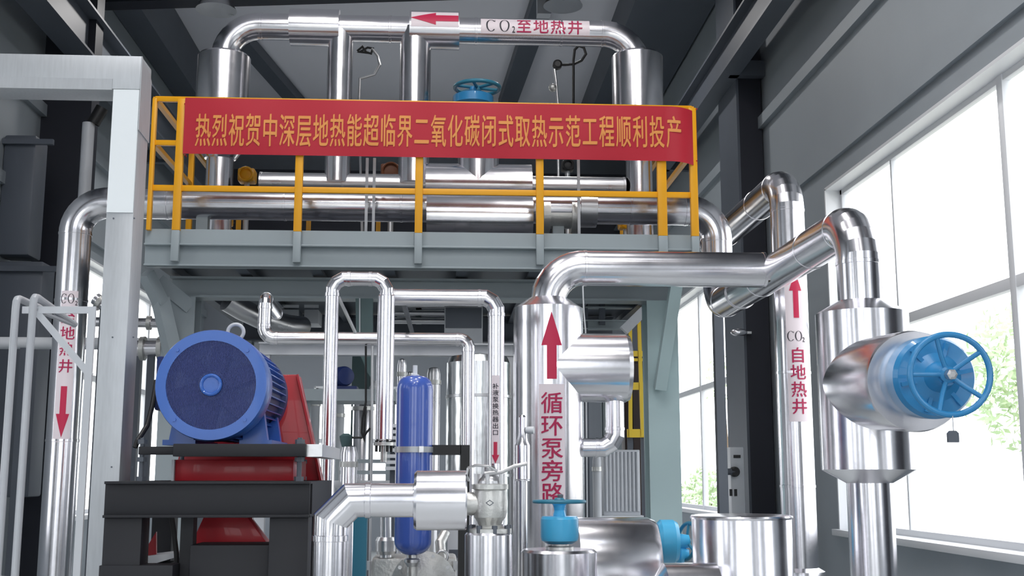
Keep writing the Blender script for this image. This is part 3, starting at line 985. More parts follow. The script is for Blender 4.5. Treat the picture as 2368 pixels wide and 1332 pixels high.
MB().lathe([(Rd * .9, 0), (Rd, .0), (Rd, xb - xa - .05), (Rd * .95, xb - xa - .01), (Rd * .5, xb - xa)], (xa, 6.75, zd), (1, 0, 0), 56).build('shell', 'clad', dr)
for t_ in (.2, .8):
    x = xa + (xb - xa) * t_
    MB().box(x - .04, x + .04, 6.6, 6.9, 0, zd - Rd * .8).build('saddle', 'greydark', dr)
Yk = 7.4
ck = P(1540, 1252, Yk)
bv = thing('side_valve', 'light blue side valve with small loop handwheel at the drum end', 'valve', (ck.x, Yk, 0))
MB().lathe([(.05, -.35), (.05, 0), (.115, .0), (.135, .02), (.135, .10), (.12, .125), (.05, .13), (.04, .2)], (P(1520, 1252, Yk).x, Yk, ck.z), (1, 0, 0), 36).build('bonnet', 'valve_light', bv)
MB().tube([(ck.x - .25, Yk, 0), (ck.x - .25, Yk, ck.z)], .07, 24).build('riser', 'clad', bv)
c_ = P(1588, 1252, Yk)
handwheel(bv, c_, (1, .35, -.2), .115, .012, 3, 'teal', .03, phase=.5)
MB().lathe([(.045, -.07), (.055, -.02), (.03, .03)], P(1583, 1283, Yk), (1, -.2, 0), 18).build('gland', 'valve_light', bv)
Yd = 5.9
xd = P(1716, 1260, Yd).x
Rr = S(113, Yd)
zt_ = P(1716, 1198, Yd - Rr).z
vd = thing('jacket_drum', 'upright clad drum with thin rolled lid edge by the tall labelled pipe', 'drum', (xd, Yd, 0))
MB().lathe([(Rr, 0), (Rr, zt_ - .015), (Rr * .98, zt_)], (xd, Yd, 0), (0, 0, 1), 64).build('shell', 'clad', vd)
MB().lathe([(Rr + .006, zt_ - .012), (Rr + .008, zt_ - .004), (Rr + .004, zt_ + .004), (Rr * .9, zt_ + .008)], (xd, Yd, 0), (0, 0, 1), 64).build('lid', 'clad', vd)
xa, xb = P(1520, 1320, 5.5).x, P(1650, 1320, 5.5).x
z_ = P(1600, 1306, 5.5).z
MB().lathe([(.12, 0), (.2, .05), (.2, .3)], (xa, 5.62, z_ - .2), (1, 0, 0), 48).build('side_branch', 'clad', vd)

# ================================================================== motor, belt drive and skid
def mp(px, py, Y): return P(px, py, Y)
YM = 5.35
mc = P(488, 890, YM)
R0 = S(127, YM)
sk = thing('pump_skid', 'black steel skid frame carrying the big blue motor', 'frame', (mc.x, 5.4, 0))
YS = 5.2
zA, zB2 = P(480, 1113, YS).z, P(480, 1197, YS).z
xs0, xs1 = P(242, 1150, YS).x, P(716, 1150, YS).x
q = MB()
q.box(xs0, xs1, YS, YS + .02, zB2, zA)
q.box(xs0, xs1, YS - .02, YS + .1, zA - .012, zA)
q.box(xs0, xs1, YS - .02, YS + .1, zB2, zB2 + .012)
q.build('front_beam', 'black', sk, bevel=.002)
MB().box(xs0, xs1, YS + .9, YS + .98, zB2, zA).build('rear_beam', 'black', sk)
for x in (xs0, xs1 - .08):
    MB().box(x, x + .08, YS + .1, YS + .9, zB2, zA).build('side_beam', 'black', sk)
zC = P(480, 1306, YS).z
MB().box(P(238, 1250, YS).x, P(326, 1250, YS).x, YS, YS + .14, 0, zB2).build('leg', 'black', sk, bevel=.003)
MB().box(P(622, 1250, YS).x, P(712, 1250, YS).x, YS, YS + .14, 0, zB2).build('leg', 'black', sk, bevel=.003)
MB().box(P(402, 1250, YS).x, P(432, 1250, YS).x, YS + .12, YS + .2, 0, zB2).build('strut', 'black', sk)
for x in (xs0, xs1 - .1): MB().box(x, x + .1, YS + .85, YS + .98, 0, zB2).build('leg', 'black', sk)
MB().box(P(232, 1310, YS).x, P(402, 1310, YS).x, YS - .02, YS + .12, zC - .2, zC).build('lower_beam', 'black', sk, bevel=.003)
MB().box(P(432, 1300, YS).x, P(622, 1300, YS).x, YS + .05, YS + .3, 0, P(480, 1262, YS).z).build('gear_case', 'black', sk, bevel=.006)
# sliding base
zp0, zp1 = P(520, 1056, YM).z, P(520, 1027, YM).z
xp0, xp1 = P(400, 1040, YM - .05).x, P(706, 1040, YM - .05).x
sb_ = thing('motor_base', 'black slide base on threaded jacks under the blue motor', 'base', (mc.x, YM + .4, zA))
MB().box(xp0, xp1, YM - .05, YM + .02, zp0, zp1).build('front_rail', 'black', sb_, bevel=.003)
MB().box(P(312, 1040, YM).x, xp0, YM + .06, YM + .12, zp0 + .01, zp1 - .01).build('side_arm', 'black', sb_, bevel=.003)
MB().box(xp0, xp1, YM + .02, YM + .9, zp1 - .02, zp1).build('plate', 'black', sb_)
MB().box(xp1, xp1 + .07, YM, YM + .9, zp0, zp1).build('side_rail', 'steel', sb_)
for px, y in ((327, YM + .08), (692, YM + .02), (420, YM + .85), (700, YM + .85)):
    x = P(px, 1080, y).x
    q = MB().tube([(x, y, zA - .005), (x, y, zp1 + .03)], .011, 12)
    for z in (zA + .01, zp0 - .012, zp1 + .012): q.lathe([(.022, -.01), (.022, .01)], (x, y, z), (0, 0, 1), 6)
    q.build('jack_bolt', 'greydark', sb_)
# motor
mo = thing('electric_motor', 'big blue electric motor with round slotted fan cover', 'motor', (mc.x, YM + .4, zp1))
MB().lathe([(R0 * .80, .09), (R0 * .80, 0), (R0 * .985, .0), (R0, .012), (R0, .16), (R0 * .97, .18)], mc, (0, 1, 0), 72).build('fan_cover', 'blue', mo)
q = MB()
k = -R0 * .81
while k < R0 * .81:
    h = math.sqrt(max(0, (R0 * .82) ** 2 - k * k))
    q.box(mc.x + k, mc.x + k + .0032, YM + .002, YM + .006, mc.z - h, mc.z + h)
    k += .0056
q.build('fan_grille', 'grille', mo)
MB().lathe([(R0 * .17, -.003), (R0 * .17, .004)], mc, (0, 1, 0), 40).build('centre_disc', 'blue', mo)
MB().lathe([(R0 * .82, .10), (R0 * .82, .11)], mc, (0, 1, 0), 48).build('end_shield', 'blue_dark', mo)
fan = MB().lathe([(R0 * .26, .03), (R0 * .26, .10)], mc, (0, 1, 0), 32).build('fan', 'blue', mo)
for k in range(6):
    a_ = 2 * PI * k / 6 + .35
    d = V((math.cos(a_), 0, math.sin(a_)))
    MB().bar(mc + V((0, .055, 0)) + d * R0 * .25, mc + V((0, .055, 0)) + d * R0 * .76, .012, .09, up=d.cross(V((0, 1, 0))) + V((0, .5, 0))).build('fan_blade', 'fanblade', fan)
MB().torus(mc + V((0, -.004, 0)), (0, 1, 0), R0 * .17, .008, 40, 8).build('centre_ring', 'blue', mo)
for k in range(4):
    a_ = 2 * PI * k / 4 + PI / 4
    c_ = mc + V((math.cos(a_) * R0 * .88, -.002, math.sin(a_) * R0 * .88))
    MB().lathe([(.009, -.004), (.009, .004)], c_, (0, 1, 0), 6).build('bolt', 'blue', mo)
Rb_ = R0 * .86
MB().lathe([(Rb_, .16), (Rb_, .72), (R0 * .95, .73), (R0 * .95, .80), (Rb_ * .8, .82), (.1, .86)], mc, (0, 1, 0), 64).build('stator_housing', 'blue_dark', mo)
q = MB()
for k in range(44):
    a_ = 2 * PI * k / 44
    d = V((math.cos(a_), 0, math.sin(a_)))
    q.bar(mc + V((0, .2, 0)) + d * (Rb_ + .012), mc + V((0, .71, 0)) + d * (Rb_ + .012), .005, .03, up=d)
q.build('cooling_fins', 'blue', mo)
for sx in (-1, 1):
    q = MB()
    for y in (.22, .66):
        q.prism([mc + V((sx * R0 * .45, y, -R0 * .75)), mc + V((sx * R0 * .82, y, -R0 * .45)), V((mc.x + sx * R0 * .92, YM + y, zp1)), V((mc.x + sx * R0 * .45, YM + y, zp1))], (0, .05, 0))
    q.box(mc.x + sx * R0 * .4, mc.x + sx * R0 * 1.0, YM + .2, YM + .74, zp1, zp1 + .025)
    q.build('foot', 'blue', mo)
e = P(545, 768, YM + .3)
MB().torus(e, (0, 1, 0), .038, .009, 28, 10).tube([e - V((0, 0, .038)), e - V((0, 0, .10))], .012, 10).build('lifting_eye', 'offwhite', mo)
MB().box(mc.x - R0 * 1.28, mc.x - R0 * .7, YM + .3, YM + .6, mc.z - .1, mc.z + .16).build('terminal_box', 'blue_dark', mo, bevel=.01)
MB().tube([P(362, 880, YM + .3), P(352, 940, YM + .25), P(340, 985, YM + .2), P(318, 1020, YM + .1), P(312, 1035, YM + .09)], .012, 10).build('supply_cable', 'rubber', mo)
# belt guard
bg_ = thing('belt_guard', 'red sheet metal belt guard behind the blue motor', 'guard', (mc.x, 6.4, zA))
g0 = P(560, 1000, 6.3)
q = MB().prism([P(455, 868, 6.3), P(688, 866, 6.3), P(742, 1112, 6.3), P(400, 1112, 6.3)], (0, .16, 0))
q.build('cover', 'red', bg_, bevel=.006)
q = MB()
pa, pb = P(688, 866, 6.29), P(742, 1112, 6.29)
q.bar(pa, pb, .02, .012)
q.build('edge_flange', 'red', bg_)
t_ = thing('guard_box', 'red box section between the slide base and the skid beam', 'guard', (mc.x, 5.6, zA))
a, b = P(406, 1058, 5.6), P(678, 1110, 5.6)
MB().box(a.x, b.x, 5.6, 6.1, zA, a.z - .01).build('box', 'red', t_, bevel=.004)
MB().box(a.x - .012, a.x, 5.58, 6.1, zA, a.z - .01).build('end_plate', 'offwhite', t_)
t_ = thing('lower_guard', 'red sloping guard inside the skid opening below the beam', 'guard', (mc.x, 5.7, 0))
q = MB().prism([P(478, 1180, 5.7), P(560, 1180, 5.7), P(622, 1262, 5.7), P(440, 1262, 5.7)], (0, .12, 0))
q.build('cover', 'red', t_, bevel=.004)
MB().box(P(450, 1262, 5.7).x, P(612, 1262, 5.7).x, 5.71, 5.8, 0, P(500, 1258, 5.7).z).build('base', 'black', t_)
t_ = thing('hose', 'thin black hose dropping behind the skid beam', 'hose', P(400, 1197, 5.6))
MB().tube([P(396, 1190, 5.6), P(402, 1230, 5.6), P(408, 1280, 5.6), P(410, 1340, 5.6), P(412, 1500, 5.6), V((P(412, 1500, 5.6).x, 5.6, 0))], .012, 10).build('hose', 'rubber', t_)
t_ = thing('sheet_tray', 'white folded sheet tray with a red tab inside the skid', 'tray', P(370, 1300, 5.75))
q = MB().prism([P(322, 1288, 5.75), P(409, 1278, 5.75), P(409, 1288, 5.75), P(322, 1314, 5.75)], (0, .25, 0))
q.build('tray', 'white', t_)
MB().prism([P(326, 1287, 5.8), P(361, 1282, 5.8), P(361, 1230, 5.8)], (0, .02, 0)).build('tab', 'red', t_)
MB().box(P(340, 1300, 5.8).x, P(395, 1300, 5.8).x, 5.8, 5.95, 0, P(360, 1302, 5.8).z).build('stand', 'black', t_)

# ================================================================== cable trunking at left
Yt = 5.5
tk = thing('cable_trunking', 'galvanised cable trunking running across and dropping down beside the motor', 'trunking', (P(290, 800, Yt).x, Yt, 0))
x0, x1 = P(255, 650, Yt).x + .0, P(321, 200, Yt).x
x0 = P(257, 300, Yt).x
x1 = P(319, 300, Yt).x
zb_, zt_ = P(200, 205, Yt).z, P(200, 128, Yt).z
MB().box(x0, x1, Yt, Yt + .19, 0, zb_).build('drop_duct', 'galv', tk, bevel=.003)
MB().box(-2.6, x1, Yt - .004, Yt + .19, zb_, zt_).build('cross_duct', 'galv', tk, bevel=.003)
MB().box(-2.6, x0 - .005, Yt - .008, Yt - .004, zb_ - .006, zb_ + .05).build('lid_lip', 'galv', tk)
MB().box(x0 + .002, x1 - .002, Yt - .006, Yt, P(290, 492, Yt).z, P(290, 208, Yt).z).build('duct_cover', 'film', tk)
xs = x1
q = MB().prism([V((xs, Yt - .003, zt_)), V((xs, Yt + .19, zt_ - .06)), V((xs, Yt + .2, P(345, 330, Yt + .19).z)), V((xs, Yt - .003, P(318, 300, Yt).z))], (.004, 0, 0))
q.build('corner_plate', 'galv', tk)
q = MB()
for py in (505, 780, 1080):
    for px in (264, 312):
        c_ = P(px - 6 * (py - 300) / 800, py, Yt)
        q.lathe([(.004, -.003), (.004, .001)], (c_.x, Yt, c_.z), (0, 1, 0), 8)
q.build('screw', 'greydark', tk)

# ================================================================== stair handrail at left
Yh = 6.0
hr = thing('ladder_cage', 'white tubular ladder handrails with flat bars and a diagonal brace', 'ladder', (P(80, 900, Yh).x, Yh, 0))
def bent(pa, pb, pc, m='offwhite', r=.019, nm='handrail'):
    a, b, c_ = pa, pb, pc
    k = .06
    d1, d2 = (a - b).normalized(), (c_ - b).normalized()
    pts = [a, b + d1 * k, b + d1 * k * .35 + d2 * k * .12, b + d1 * k * .12 + d2 * k * .35, b + d2 * k, c_]
    MB().tube(pts, r, 14).build(nm, m, hr)
def floorpt(p): return V((p.x, p.y, 0))
a = P(38, 688, Yh)
bent(floorpt(a), a, P(92, 712, Yh + .5))
a2 = P(78, 682, Yh - .05)
bent(floorpt(a2), a2, P(172, 750, Yh + .6))
a3, b3 = P(52, 717, Yh + .03), P(222, 717, Yh + .03)
MB().bar(a3, b3, .014, .036).build('cross_bar', 'white', hr)
a4 = P(214, 710, Yh + .03)
q = MB().bar(a4, floorpt(a4), .036, .018, up=(0, 1, 0))
q.build('upright', 'white', hr)
MB().bar(P(82, 718, Yh + .03), P(210, 870, Yh + .03), .010, .034).build('diagonal_brace', 'white', hr)
MB().bar(P(80, 716, Yh + .02), P(172, 752, Yh + .6), .03, .012).build('stringer', 'offwhite', hr)
for k in range(3):
    z = .4 + .3 * k
    MB().tube([V((a.x, a.y, z)), V((a2.x, a2.y, z))], .012, 10).build('rung', 'offwhite', hr)
# white pipe crossing behind
Yx = 11.6
wpz = P(120, 794, Yx).z
t_ = thing('white_pipe', 'white horizontal pipe crossing behind the labelled descending pipe', 'pipe', (-4.3, Yx, wpz))
pipe(t_, [(XL + .01, Yx, wpz), (P(400, 794, Yx).x, Yx, wpz)], .06, 'white', seam=1.4)
for px in (60, 320):
    x = P(px, 800, Yx).x
    MB().box(x - .04, x + .04, Yx - .04, Yx + .04, 0, wpz - .05).build('stand', 'greydark', t_)
for k, (pa, pb, Y_, rr, lab) in enumerate((((216, 744), (400, 748), 12.2, .05, 'thin silver pipe above the white pipe, behind the trunking'), ((300, 806), (402, 806), 10.9, .075, 'stout silver pipe stub beside the knee brace'), ((220, 690), (262, 722), 11.0, .055, 'pale sloping pipe behind the ladder upright'))):
    a, b = P(*pa, Y_), P(*pb, Y_)
    t_ = thing('silver_pipe', lab, 'pipe', a)
    pipe(t_, [a, b], rr, 'clad', seam=.5)
    m_ = (a + b) / 2
    MB().box(m_.x - .03, m_.x + .03, Y_ - .03, Y_ + .03, 0, m_.z - rr * .7).build('stand', 'greydark', t_)
    for t2 in (.3, .7):
        c_ = a + (b - a) * t2
        MB().lathe([(rr, -.02), (rr * 1.5, -.02), (rr * 1.5, .02), (rr, .02)], c_, b - a, 24).build('flange', 'cast', t_)
# vent pipe and conduits on the left wall
a = P(205, 285, 12.6)
t_ = thing('vent_pipe', 'grey upright vent pipe with dark cowl behind the trunking', 'pipe', (a.x, 12.6, 0))
MB().tube([(a.x, 12.6, 0), (a.x, 12.6, a.z)], S(14, 12.6), 24).build('riser', 'offwhite', t_)
MB().tube([(a.x + .05, 12.6, a.z), (a.x + .14, 12.6, a.z + .18)], .07, 20).build('cowl', 'rubber', t_)
for k, (y0, y1, lab) in enumerate(((310, 590, 'upper grey riser cover on the wall by the black column'), (603, 1150, 'lower grey riser cover on the wall by the black column'))):
    a, b = P(-30, y0, 12.9), P(66, y1, 12.9)
    t_ = thing('riser_cover', lab, 'cover', (XL, 13.7, b.z))
    MB().box(XL + .002, b.x, 12.9, 13.3, b.z, a.z).build('cover', 'greydark', t_, bevel=.03)
    MB().box(XL + .002, b.x + .2, 12.85, 12.9, a.z - .12, a.z - .06).build('bracket', 'greydark', t_)

# ================================================================== centre process pipes
Yu = 7.2
up = thing('inverted_pipe', 'slim clad pipe bent as a tall upside-down U beside the blue cylinder', 'pipe', (P(762, 900, Yu).x, Yu, 0))
xa, xb = P(763, 900, Yu).x, P(890, 900, Yu).x
zt_ = P(830, 645, Yu).z
pipe(up, [(xa, Yu, 0), (xa, Yu, zt_), (xb, Yu, zt_), (xb, Yu, P(885, 1020, Yu).z)], S(16, Yu), bend=.09, gores=3, seam=1.5)
MB().lathe([(S(16, Yu), zt_ - .10), (S(20, Yu), zt_ - .11), (S(20, Yu), P(885, 1016, Yu).z), (S(16, Yu), P(885, 1020, Yu).z)], (xb, Yu, 0), (0, 0, 1), 36).build('jacket', 'clad', up)
fl = P(885, 1026, Yu)
fz = fl.z
q = MB().lathe([(.05, 0), (.065, 0), (.065, .02), (.05, .02)], (xb, Yu, fz - .012), (0, 0, 1), 28)
q.lathe([(.02, -.1), (.02, 0)], (xb, Yu, fz - .012), (0, 0, 1), 16)
q.build('end_flange', 'cast', up)
for k in range(4):
    a_ = k * PI / 2 + .5
    MB().tube([(xb + .05 * math.cos(a_), Yu + .05 * math.sin(a_), fz - .05), (xb + .05 * math.cos(a_), Yu + .05 * math.sin(a_), fz + .02)], .009, 6).build('stud', 'rubber', up)
MB().bar(P(770, 660, Yu), P(822, 770, Yu + .3), .012, .02).build('stay', 'steel', up)
Y2 = 7.6
op = thing('outlet_pipe', 'clad pipe with tiny dark vertical lettering and a red down arrow', 'pipe', (P(1146, 900, Y2).x, Y2, 0))
xm_ = P(1147, 900, Y2).x
z2 = P(1000, 688, Y2).z
pipe(op, [(P(905, 688, Y2).x, Y2, z2), (xm_, Y2, z2), (xm_, Y2, 0)], S(19, Y2), bend=.10, gores=3, seam=1.6)
MB().bar((P(930, 688, Y2).x, Y2, z2), (P(930, 688, Y2).x, 10.0, z2 + .05), .03, .03).build('pipe_hanger', 'greydark', op)
ro = S(19, Y2)
fv = on_vert(xm_, Y2, ro, math.atan2(-Y2, -xm_) - .05, .003)
fv2 = on_vert(xm_, Y2, ro, math.atan2(-Y2, -xm_) - .05, .005)
zz = lambda py: P(1147, py, Y2 - ro).z
lb = patch(fv, -.025, .025, zz(1072), zz(868), 6, 12, 'flow_label', 'label', op)
lay([(ch, 0, zz(893 + 15.3 * i), .036, .036) for i, ch in enumerate('补液泵换热器出口')], fv2, 'lettering', 'inkdark', lb, cuts=3)
poly_patch([(-.011, zz(1022)), (-.011, zz(1052)), (-.023, zz(1052)), (0, zz(1072)), (.023, zz(1052)), (.011, zz(1052)), (.011, zz(1022))][::-1], fv2, 'flow_arrow', 'arrow', lb)
Y3 = 8.6
n3 = thing('supply_pipe', 'thin clad pipe stepping from the girder down and across behind the motor', 'pipe', (P(1082, 900, Y3).x, Y3, 0))
z3 = P(800, 783, Y3).z
pipe(n3, [P(640, 725, Y3 + 1.2), P(614, 690, Y3), (P(611, 780, Y3).x, Y3, z3), (P(1083, 780, Y3).x, Y3, z3), (P(1083, 900, Y3).x, Y3, 0)], S(15, Y3), bend=[.06, .08, .07], gores=4, seam=1.5)
# pipe rack beam behind
Y4 = 9.3
z4 = P(800, 808, Y4).z
t_ = thing('rack_beam', 'pale grey rack beam running under the thin clad pipe', 'beam', (P(800, 808, Y4).x, Y4, 0))
MB().hbeam((P(600, 808, Y4).x, Y4, z4), (P(1186, 808, Y4).x, Y4, z4), .1, .1, .01, .012).build('beam', 'offwhite', t_)
for px in (614, 1176):
    x = P(px, 808, Y4).x
    MB().box(x - .04, x + .04, Y4 - .04, Y4 + .04, 0, z4 - .04).build('upright', 'offwhite', t_)
# dark green knee under the middle column
t_ = thing('column_gusset', 'dark green tapered gusset post hanging under the deck by the U-bend', 'gusset', (P(838, 760, 9.9).x, 9.9, 3.0))
q = MB().prism([P(822, 690, 9.9), P(862, 690, 9.9), P(862, 880, 9.9), P(850, 862, 9.9), P(824, 800, 9.9)], (0, .08, 0))
q.build('plate', 'dgreen', t_)
MB().bar(P(832, 690, 9.88), P(832, 800, 9.88), .01, .02, up=(0, 1, 0)).build('edge_strip', 'offwhite', t_)
# silver sloping duct and box above the motor
t_ = thing('sloping_duct', 'silver elbow duct sloping down behind the thin pipe riser', 'duct', P(560, 715, 10.6))
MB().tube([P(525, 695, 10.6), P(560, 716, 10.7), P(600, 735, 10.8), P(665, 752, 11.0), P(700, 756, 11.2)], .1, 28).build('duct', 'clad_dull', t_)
MB().bar(P(560, 700, 10.65), (P(560, 700, 10.65).x, 10.65, ZB + .02), .03, .03).build('hanger', 'greydark', t_)
for px0, px1, y0, y1, lab in ((652, 690, 705, 752, 'small grey duct panel under the deck, beside the dark post'), (704, 736, 705, 748, 'small grey duct panel under the deck, beside the U-bend')):
    a, b = P(px0, y0, 12.0), P(px1, y1, 12.0)
    t_ = thing('duct_panel', lab, 'panel', (a.x, 12, b.z))
    MB().box(a.x, b.x, 12.0, 12.35, b.z, zg1).build('panel', 'offwhite', t_, bevel=.006)
    MB().box(a.x, b.x, 11.985, 12.0, a.z - .03, a.z).build('lip', 'white', t_)
a, b = P(1028, 712, 10.6), P(1116, 806, 10.6)
t_ = thing('vent_duct', 'grey rectangular duct end under the deck above the foil tank', 'duct', ((a.x + b.x) / 2, 10.8, b.z))
MB().box(a.x, b.x, 10.6, 11.1, b.z, ZB + .0).build('casing', 'offwhite', t_, bevel=.008)
MB().box(a.x + .01, b.x - .01, 10.585, 10.6, (a.z + b.z) / 2, a.z).build('dark_upper_half', 'greydark', t_)  # darker plate over the upper half of the duct end
for k in range(3):
    z = P(1000, 706 + 18 * k, 12.3).z
    t_ = thing('rear_pipe', ['grey rear pipe just under the deck, topmost of three', 'grey rear pipe under the deck, middle of three', 'grey rear pipe under the deck, lowest of three'][k], 'pipe', (P(920, 720, 12.3).x, 12.3, z), 'rear pipes under the deck')
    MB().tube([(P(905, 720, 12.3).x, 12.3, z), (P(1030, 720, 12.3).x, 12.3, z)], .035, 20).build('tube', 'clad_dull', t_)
    x = P(968, 720, 12.3).x
    MB().box(x - .03, x + .03, 12.34, 12.38, z - .03, ZB + .1).build('clip', 'dgreen', t_)
# foil wrapped tank
Yf = 9.0
xf = P(1106, 1000, Yf).x
t_ = thing('foil_tank', 'upright tank wrapped in crumpled silver foil behind the safety valve', 'tank', (xf, Yf, 0))
rf = S(74, Yf)
q = MB()
zt_ = P(1106, 826, Yf).z
q.lathe([(rf, 0), (rf, zt_ - .05), (rf * .9, zt_), (.03, zt_ + .03)], (xf, Yf, 0), (0, 0, 1), 48)
q.build('shell', 'foil', t_)
for z in (.8, 1.5, 2.1): MB().lathe([(rf + .001, -.012), (rf + .006, -.01), (rf + .006, .01), (rf + .001, .012)], (xf, Yf, z), (0, 0, 1), 48).build('strap', 'steel', t_)
# accumulator
Ya = 6.5
xa = P(957, 1080, Ya).x
ra = S(42, Ya)
zz = lambda py: P(957, py, Ya).z
t_ = thing('gas_cylinder', 'upright royal blue gas cylinder clamped by a steel band', 'cylinder', (xa, Ya, 0))
zb_, zt_ = zz(1285), zz(870)
prof = [(.02, zb_)]
for k in range(1, 9):
    a_ = PI / 2 * k / 8
    prof.append((ra * math.sin(a_), zb_ + ra * .75 * (1 - math.cos(a_))))
for k in range(0, 8):
    a_ = PI / 2 * k / 8
    prof.append((ra * (.42 + .58 * math.cos(a_)), zt_ - ra * .75 + ra * .75 * math.sin(a_)))
prof.append((ra * .42, zt_))
MB().lathe(prof, (xa, Ya, 0), (0, 0, 1), 48).build('shell', 'cyl', t_)
MB().lathe([(.022, zt_ - .01), (.024, zt_ + .008), (.013, zt_ + .012), (.013, zz(845))], (xa, Ya, 0), (0, 0, 1), 20).build('gas_valve', 'white', t_)
MB().lathe([(.03, zz(1310)), (.045, zz(1300)), (.045, zz(1293)), (.032, zz(1290)), (.032, zb_ + .01)], (xa, Ya, 0), (0, 0, 1), 24).build('bottom_fitting', 'steel', t_)
MB().lathe([(.03, 0), (.03, zz(1308))], (xa, Ya, 0), (0, 0, 1), 20).build('pedestal', 'cast', t_)
cl = thing('cylinder_clamp', 'black angle bracket with steel band gripping the blue cylinder', 'bracket', (P(1072, 1060, Ya).x, Ya + .05, 0))
MB().lathe([(ra + .001, -.016), (ra + .006, -.016), (ra + .006, .016), (ra + .001, .016)], (xa, Ya, zz(1040)), (0, 0, 1), 48).build('band', 'galv', cl)
MB().box(xa + ra, P(1066, 1040, Ya).x, Ya - .02, Ya + .04, zz(1052), zz(1029)).build('arm', 'rubber', cl)
MB().box(P(1064, 1100, Ya).x, P(1086, 1100, Ya).x, Ya - .02, Ya + .04, 0, zz(1029)).build('post', 'rubber', cl)
MB().box(xa + .03, xa + .055, Ya - ra - .012, Ya - ra + .01, zz(1047), zz(1033)).build('buckle', 'steel', cl)

# ================================================================== foreground discharge pipe and safety valve
Yk = 4.6
zk = P(880, 1157, Yk).z
rk = S(38, Yk)
fp = thing('discharge_pipe', 'mitred clad pipe elbow leading into a short fat jacket by the safety valve', 'pipe', (P(765, 1300, Yk).x, Yk, 0))
xk = P(762, 1300, Yk).x
xj0, xj1 = P(958, 1160, Yk).x, P(1079, 1160, Yk).x
pipe(fp, [(xk, Yk, 0), (xk, Yk, zk), (xj0 + .02, Yk, zk)], rk, bend=.132, gores=2, seam=.45, elbow='mitre_elbow')
Rk = S(67, Yk)
MB().lathe([(Rk * .93, 0), (Rk, .01), (Rk, xj1 - xj0 - .006), (Rk * .97, xj1 - xj0)], (xj0, Yk, zk), (1, 0, 0), 56).build('jacket', 'clad', fp)
sv = thing('safety_valve', 'cast grey safety valve with lever on top of an upright clad jacket', 'valve', (P(1132, 1200, Yk).x, Yk, 0))
xs_ = P(1133, 1170, Yk).x
zz = lambda py: P(1133, py, Yk).z
MB().lathe([(S(54, Yk), 0), (S(54, Yk), zz(1236)), (S(50, Yk), zz(1231))], (xs_ - .005, Yk, 0), (0, 0, 1), 48).build('jacket', 'clad', sv)
MB().lathe([(.06, zz(1234)), (.085, zz(1232)), (.085, zz(1222)), (.06, zz(1220)), (.045, zz(1214)), (.05, zz(1205)), (.062, zz(1196)), (.066, zz(1185)), (.066, zz(1138)), (.062, zz(1132)), (.072, zz(1131)), (.072, zz(1120)), (.05, zz(1118))], (xs_, Yk, 0), (0, 0, 1), 40).build('body', 'cast', sv)
MB().lathe([(.045, 0), (.045, xs_ - xj1 + .01)], (xj1 - .01, Yk, zz(1165)), (1, 0, 0), 28).build('outlet', 'cast', sv)
MB().lathe([(.05, zz(1120)), (.048, zz(1112)), (.03, zz(1100)), (.02, zz(1090)), (.022, zz(1082)), (.012, zz(1076))], (xs_, Yk, 0), (0, 0, 1), 28).build('bonnet', 'steel', sv)
for k in range(6):
    a_ = k * PI / 3 + .3
    MB().tube([(xs_ + .056 * math.cos(a_), Yk + .056 * math.sin(a_), zz(1132)), (xs_ + .056 * math.cos(a_), Yk + .056 * math.sin(a_), zz(1096))], .008, 8).build('stud', 'steel', sv)
for k in range(8):
    a_ = k * PI / 4 + .2
    MB().lathe([(.011, zz(1236)), (.011, zz(1214))], (xs_ + .078 * math.cos(a_), Yk + .078 * math.sin(a_), 0), (0, 0, 1), 6).build('flange_bolt', 'greydark', sv)
MB().tube([P(1120, 1096, Yk - .03), P(1160, 1092, Yk - .03), P(1190, 1078, Yk - .03), P(1218, 1072, Yk - .02)], .008, 10).build('lever', 'steel', sv)
MB().tube([P(1082, 1082, Yk - .04), P(1100, 1076, Yk - .05), P(1130, 1078, Yk - .06), P(1150, 1090, Yk - .05)], .005, 8).tube([P(1082, 1082, Yk - .04), P(1079, 1100, Yk - .04), P(1084, 1112, Yk - .03)], .005, 8).build('seal_wire', 'steel', sv)
c_ = P(1128, 1163, Yk - .0665)
fvv = on_vert(xs_, Yk, .066, -PI / 2 - .05, .0015)
q = []
for s1, s2 in ((.016, .011),):
    poly_patch([(-s1, c_.z), (0, c_.z - s2 * 1.1), (s1, c_.z), (0, c_.z + s2 * 1.1)], fvv, 'maker_diamond', 'greydark', sv, cuts=4)
    poly_patch([(-s1 * .7, c_.z), (0, c_.z - s2 * .77), (s1 * .7, c_.z), (0, c_.z + s2 * .77)], on_vert(xs_, Yk, .066, -PI / 2 - .05, .0022), 'maker_diamond', 'cast', sv, cuts=4)

# ================================================================== pump group behind, lower centre
Yp = 6.7
t_ = thing('teal_post', 'teal painted square post behind the mitred elbow', 'post', (P(834, 1260, Yp).x, Yp, 0))
a = P(834, 1200, Yp)
MB().box(a.x - S(15, Yp), a.x + S(15, Yp), Yp - .04, Yp + .04, 0, P(834, 1120, Yp).z).build('post', 'teal', t_)
MB().box(a.x - .08, a.x + .08, Yp - .08, Yp + .08, 0, .02).build('base_plate', 'teal', t_)
Yq = 6.9
t_ = thing('fluid_pump', 'grey cast pump head with round domed cover under the blue cylinder', 'pump', (P(970, 1330, Yq).x, Yq + .1, 0))
q = MB().box(P(858, 1300, Yq).x, P(1056, 1300, Yq).x, Yq, Yq + .4, 0, P(950, 1290, Yq).z)
q.build('block', 'cast', t_, bevel=.02)
c_ = P(980, 1352, Yq - .02)
MB().lathe([(.19, -.02), (.19, .02), (.15, .04), (.08, .06)], c_, (0, -1, 0), 44).build('domed_cover', 'cast', t_)
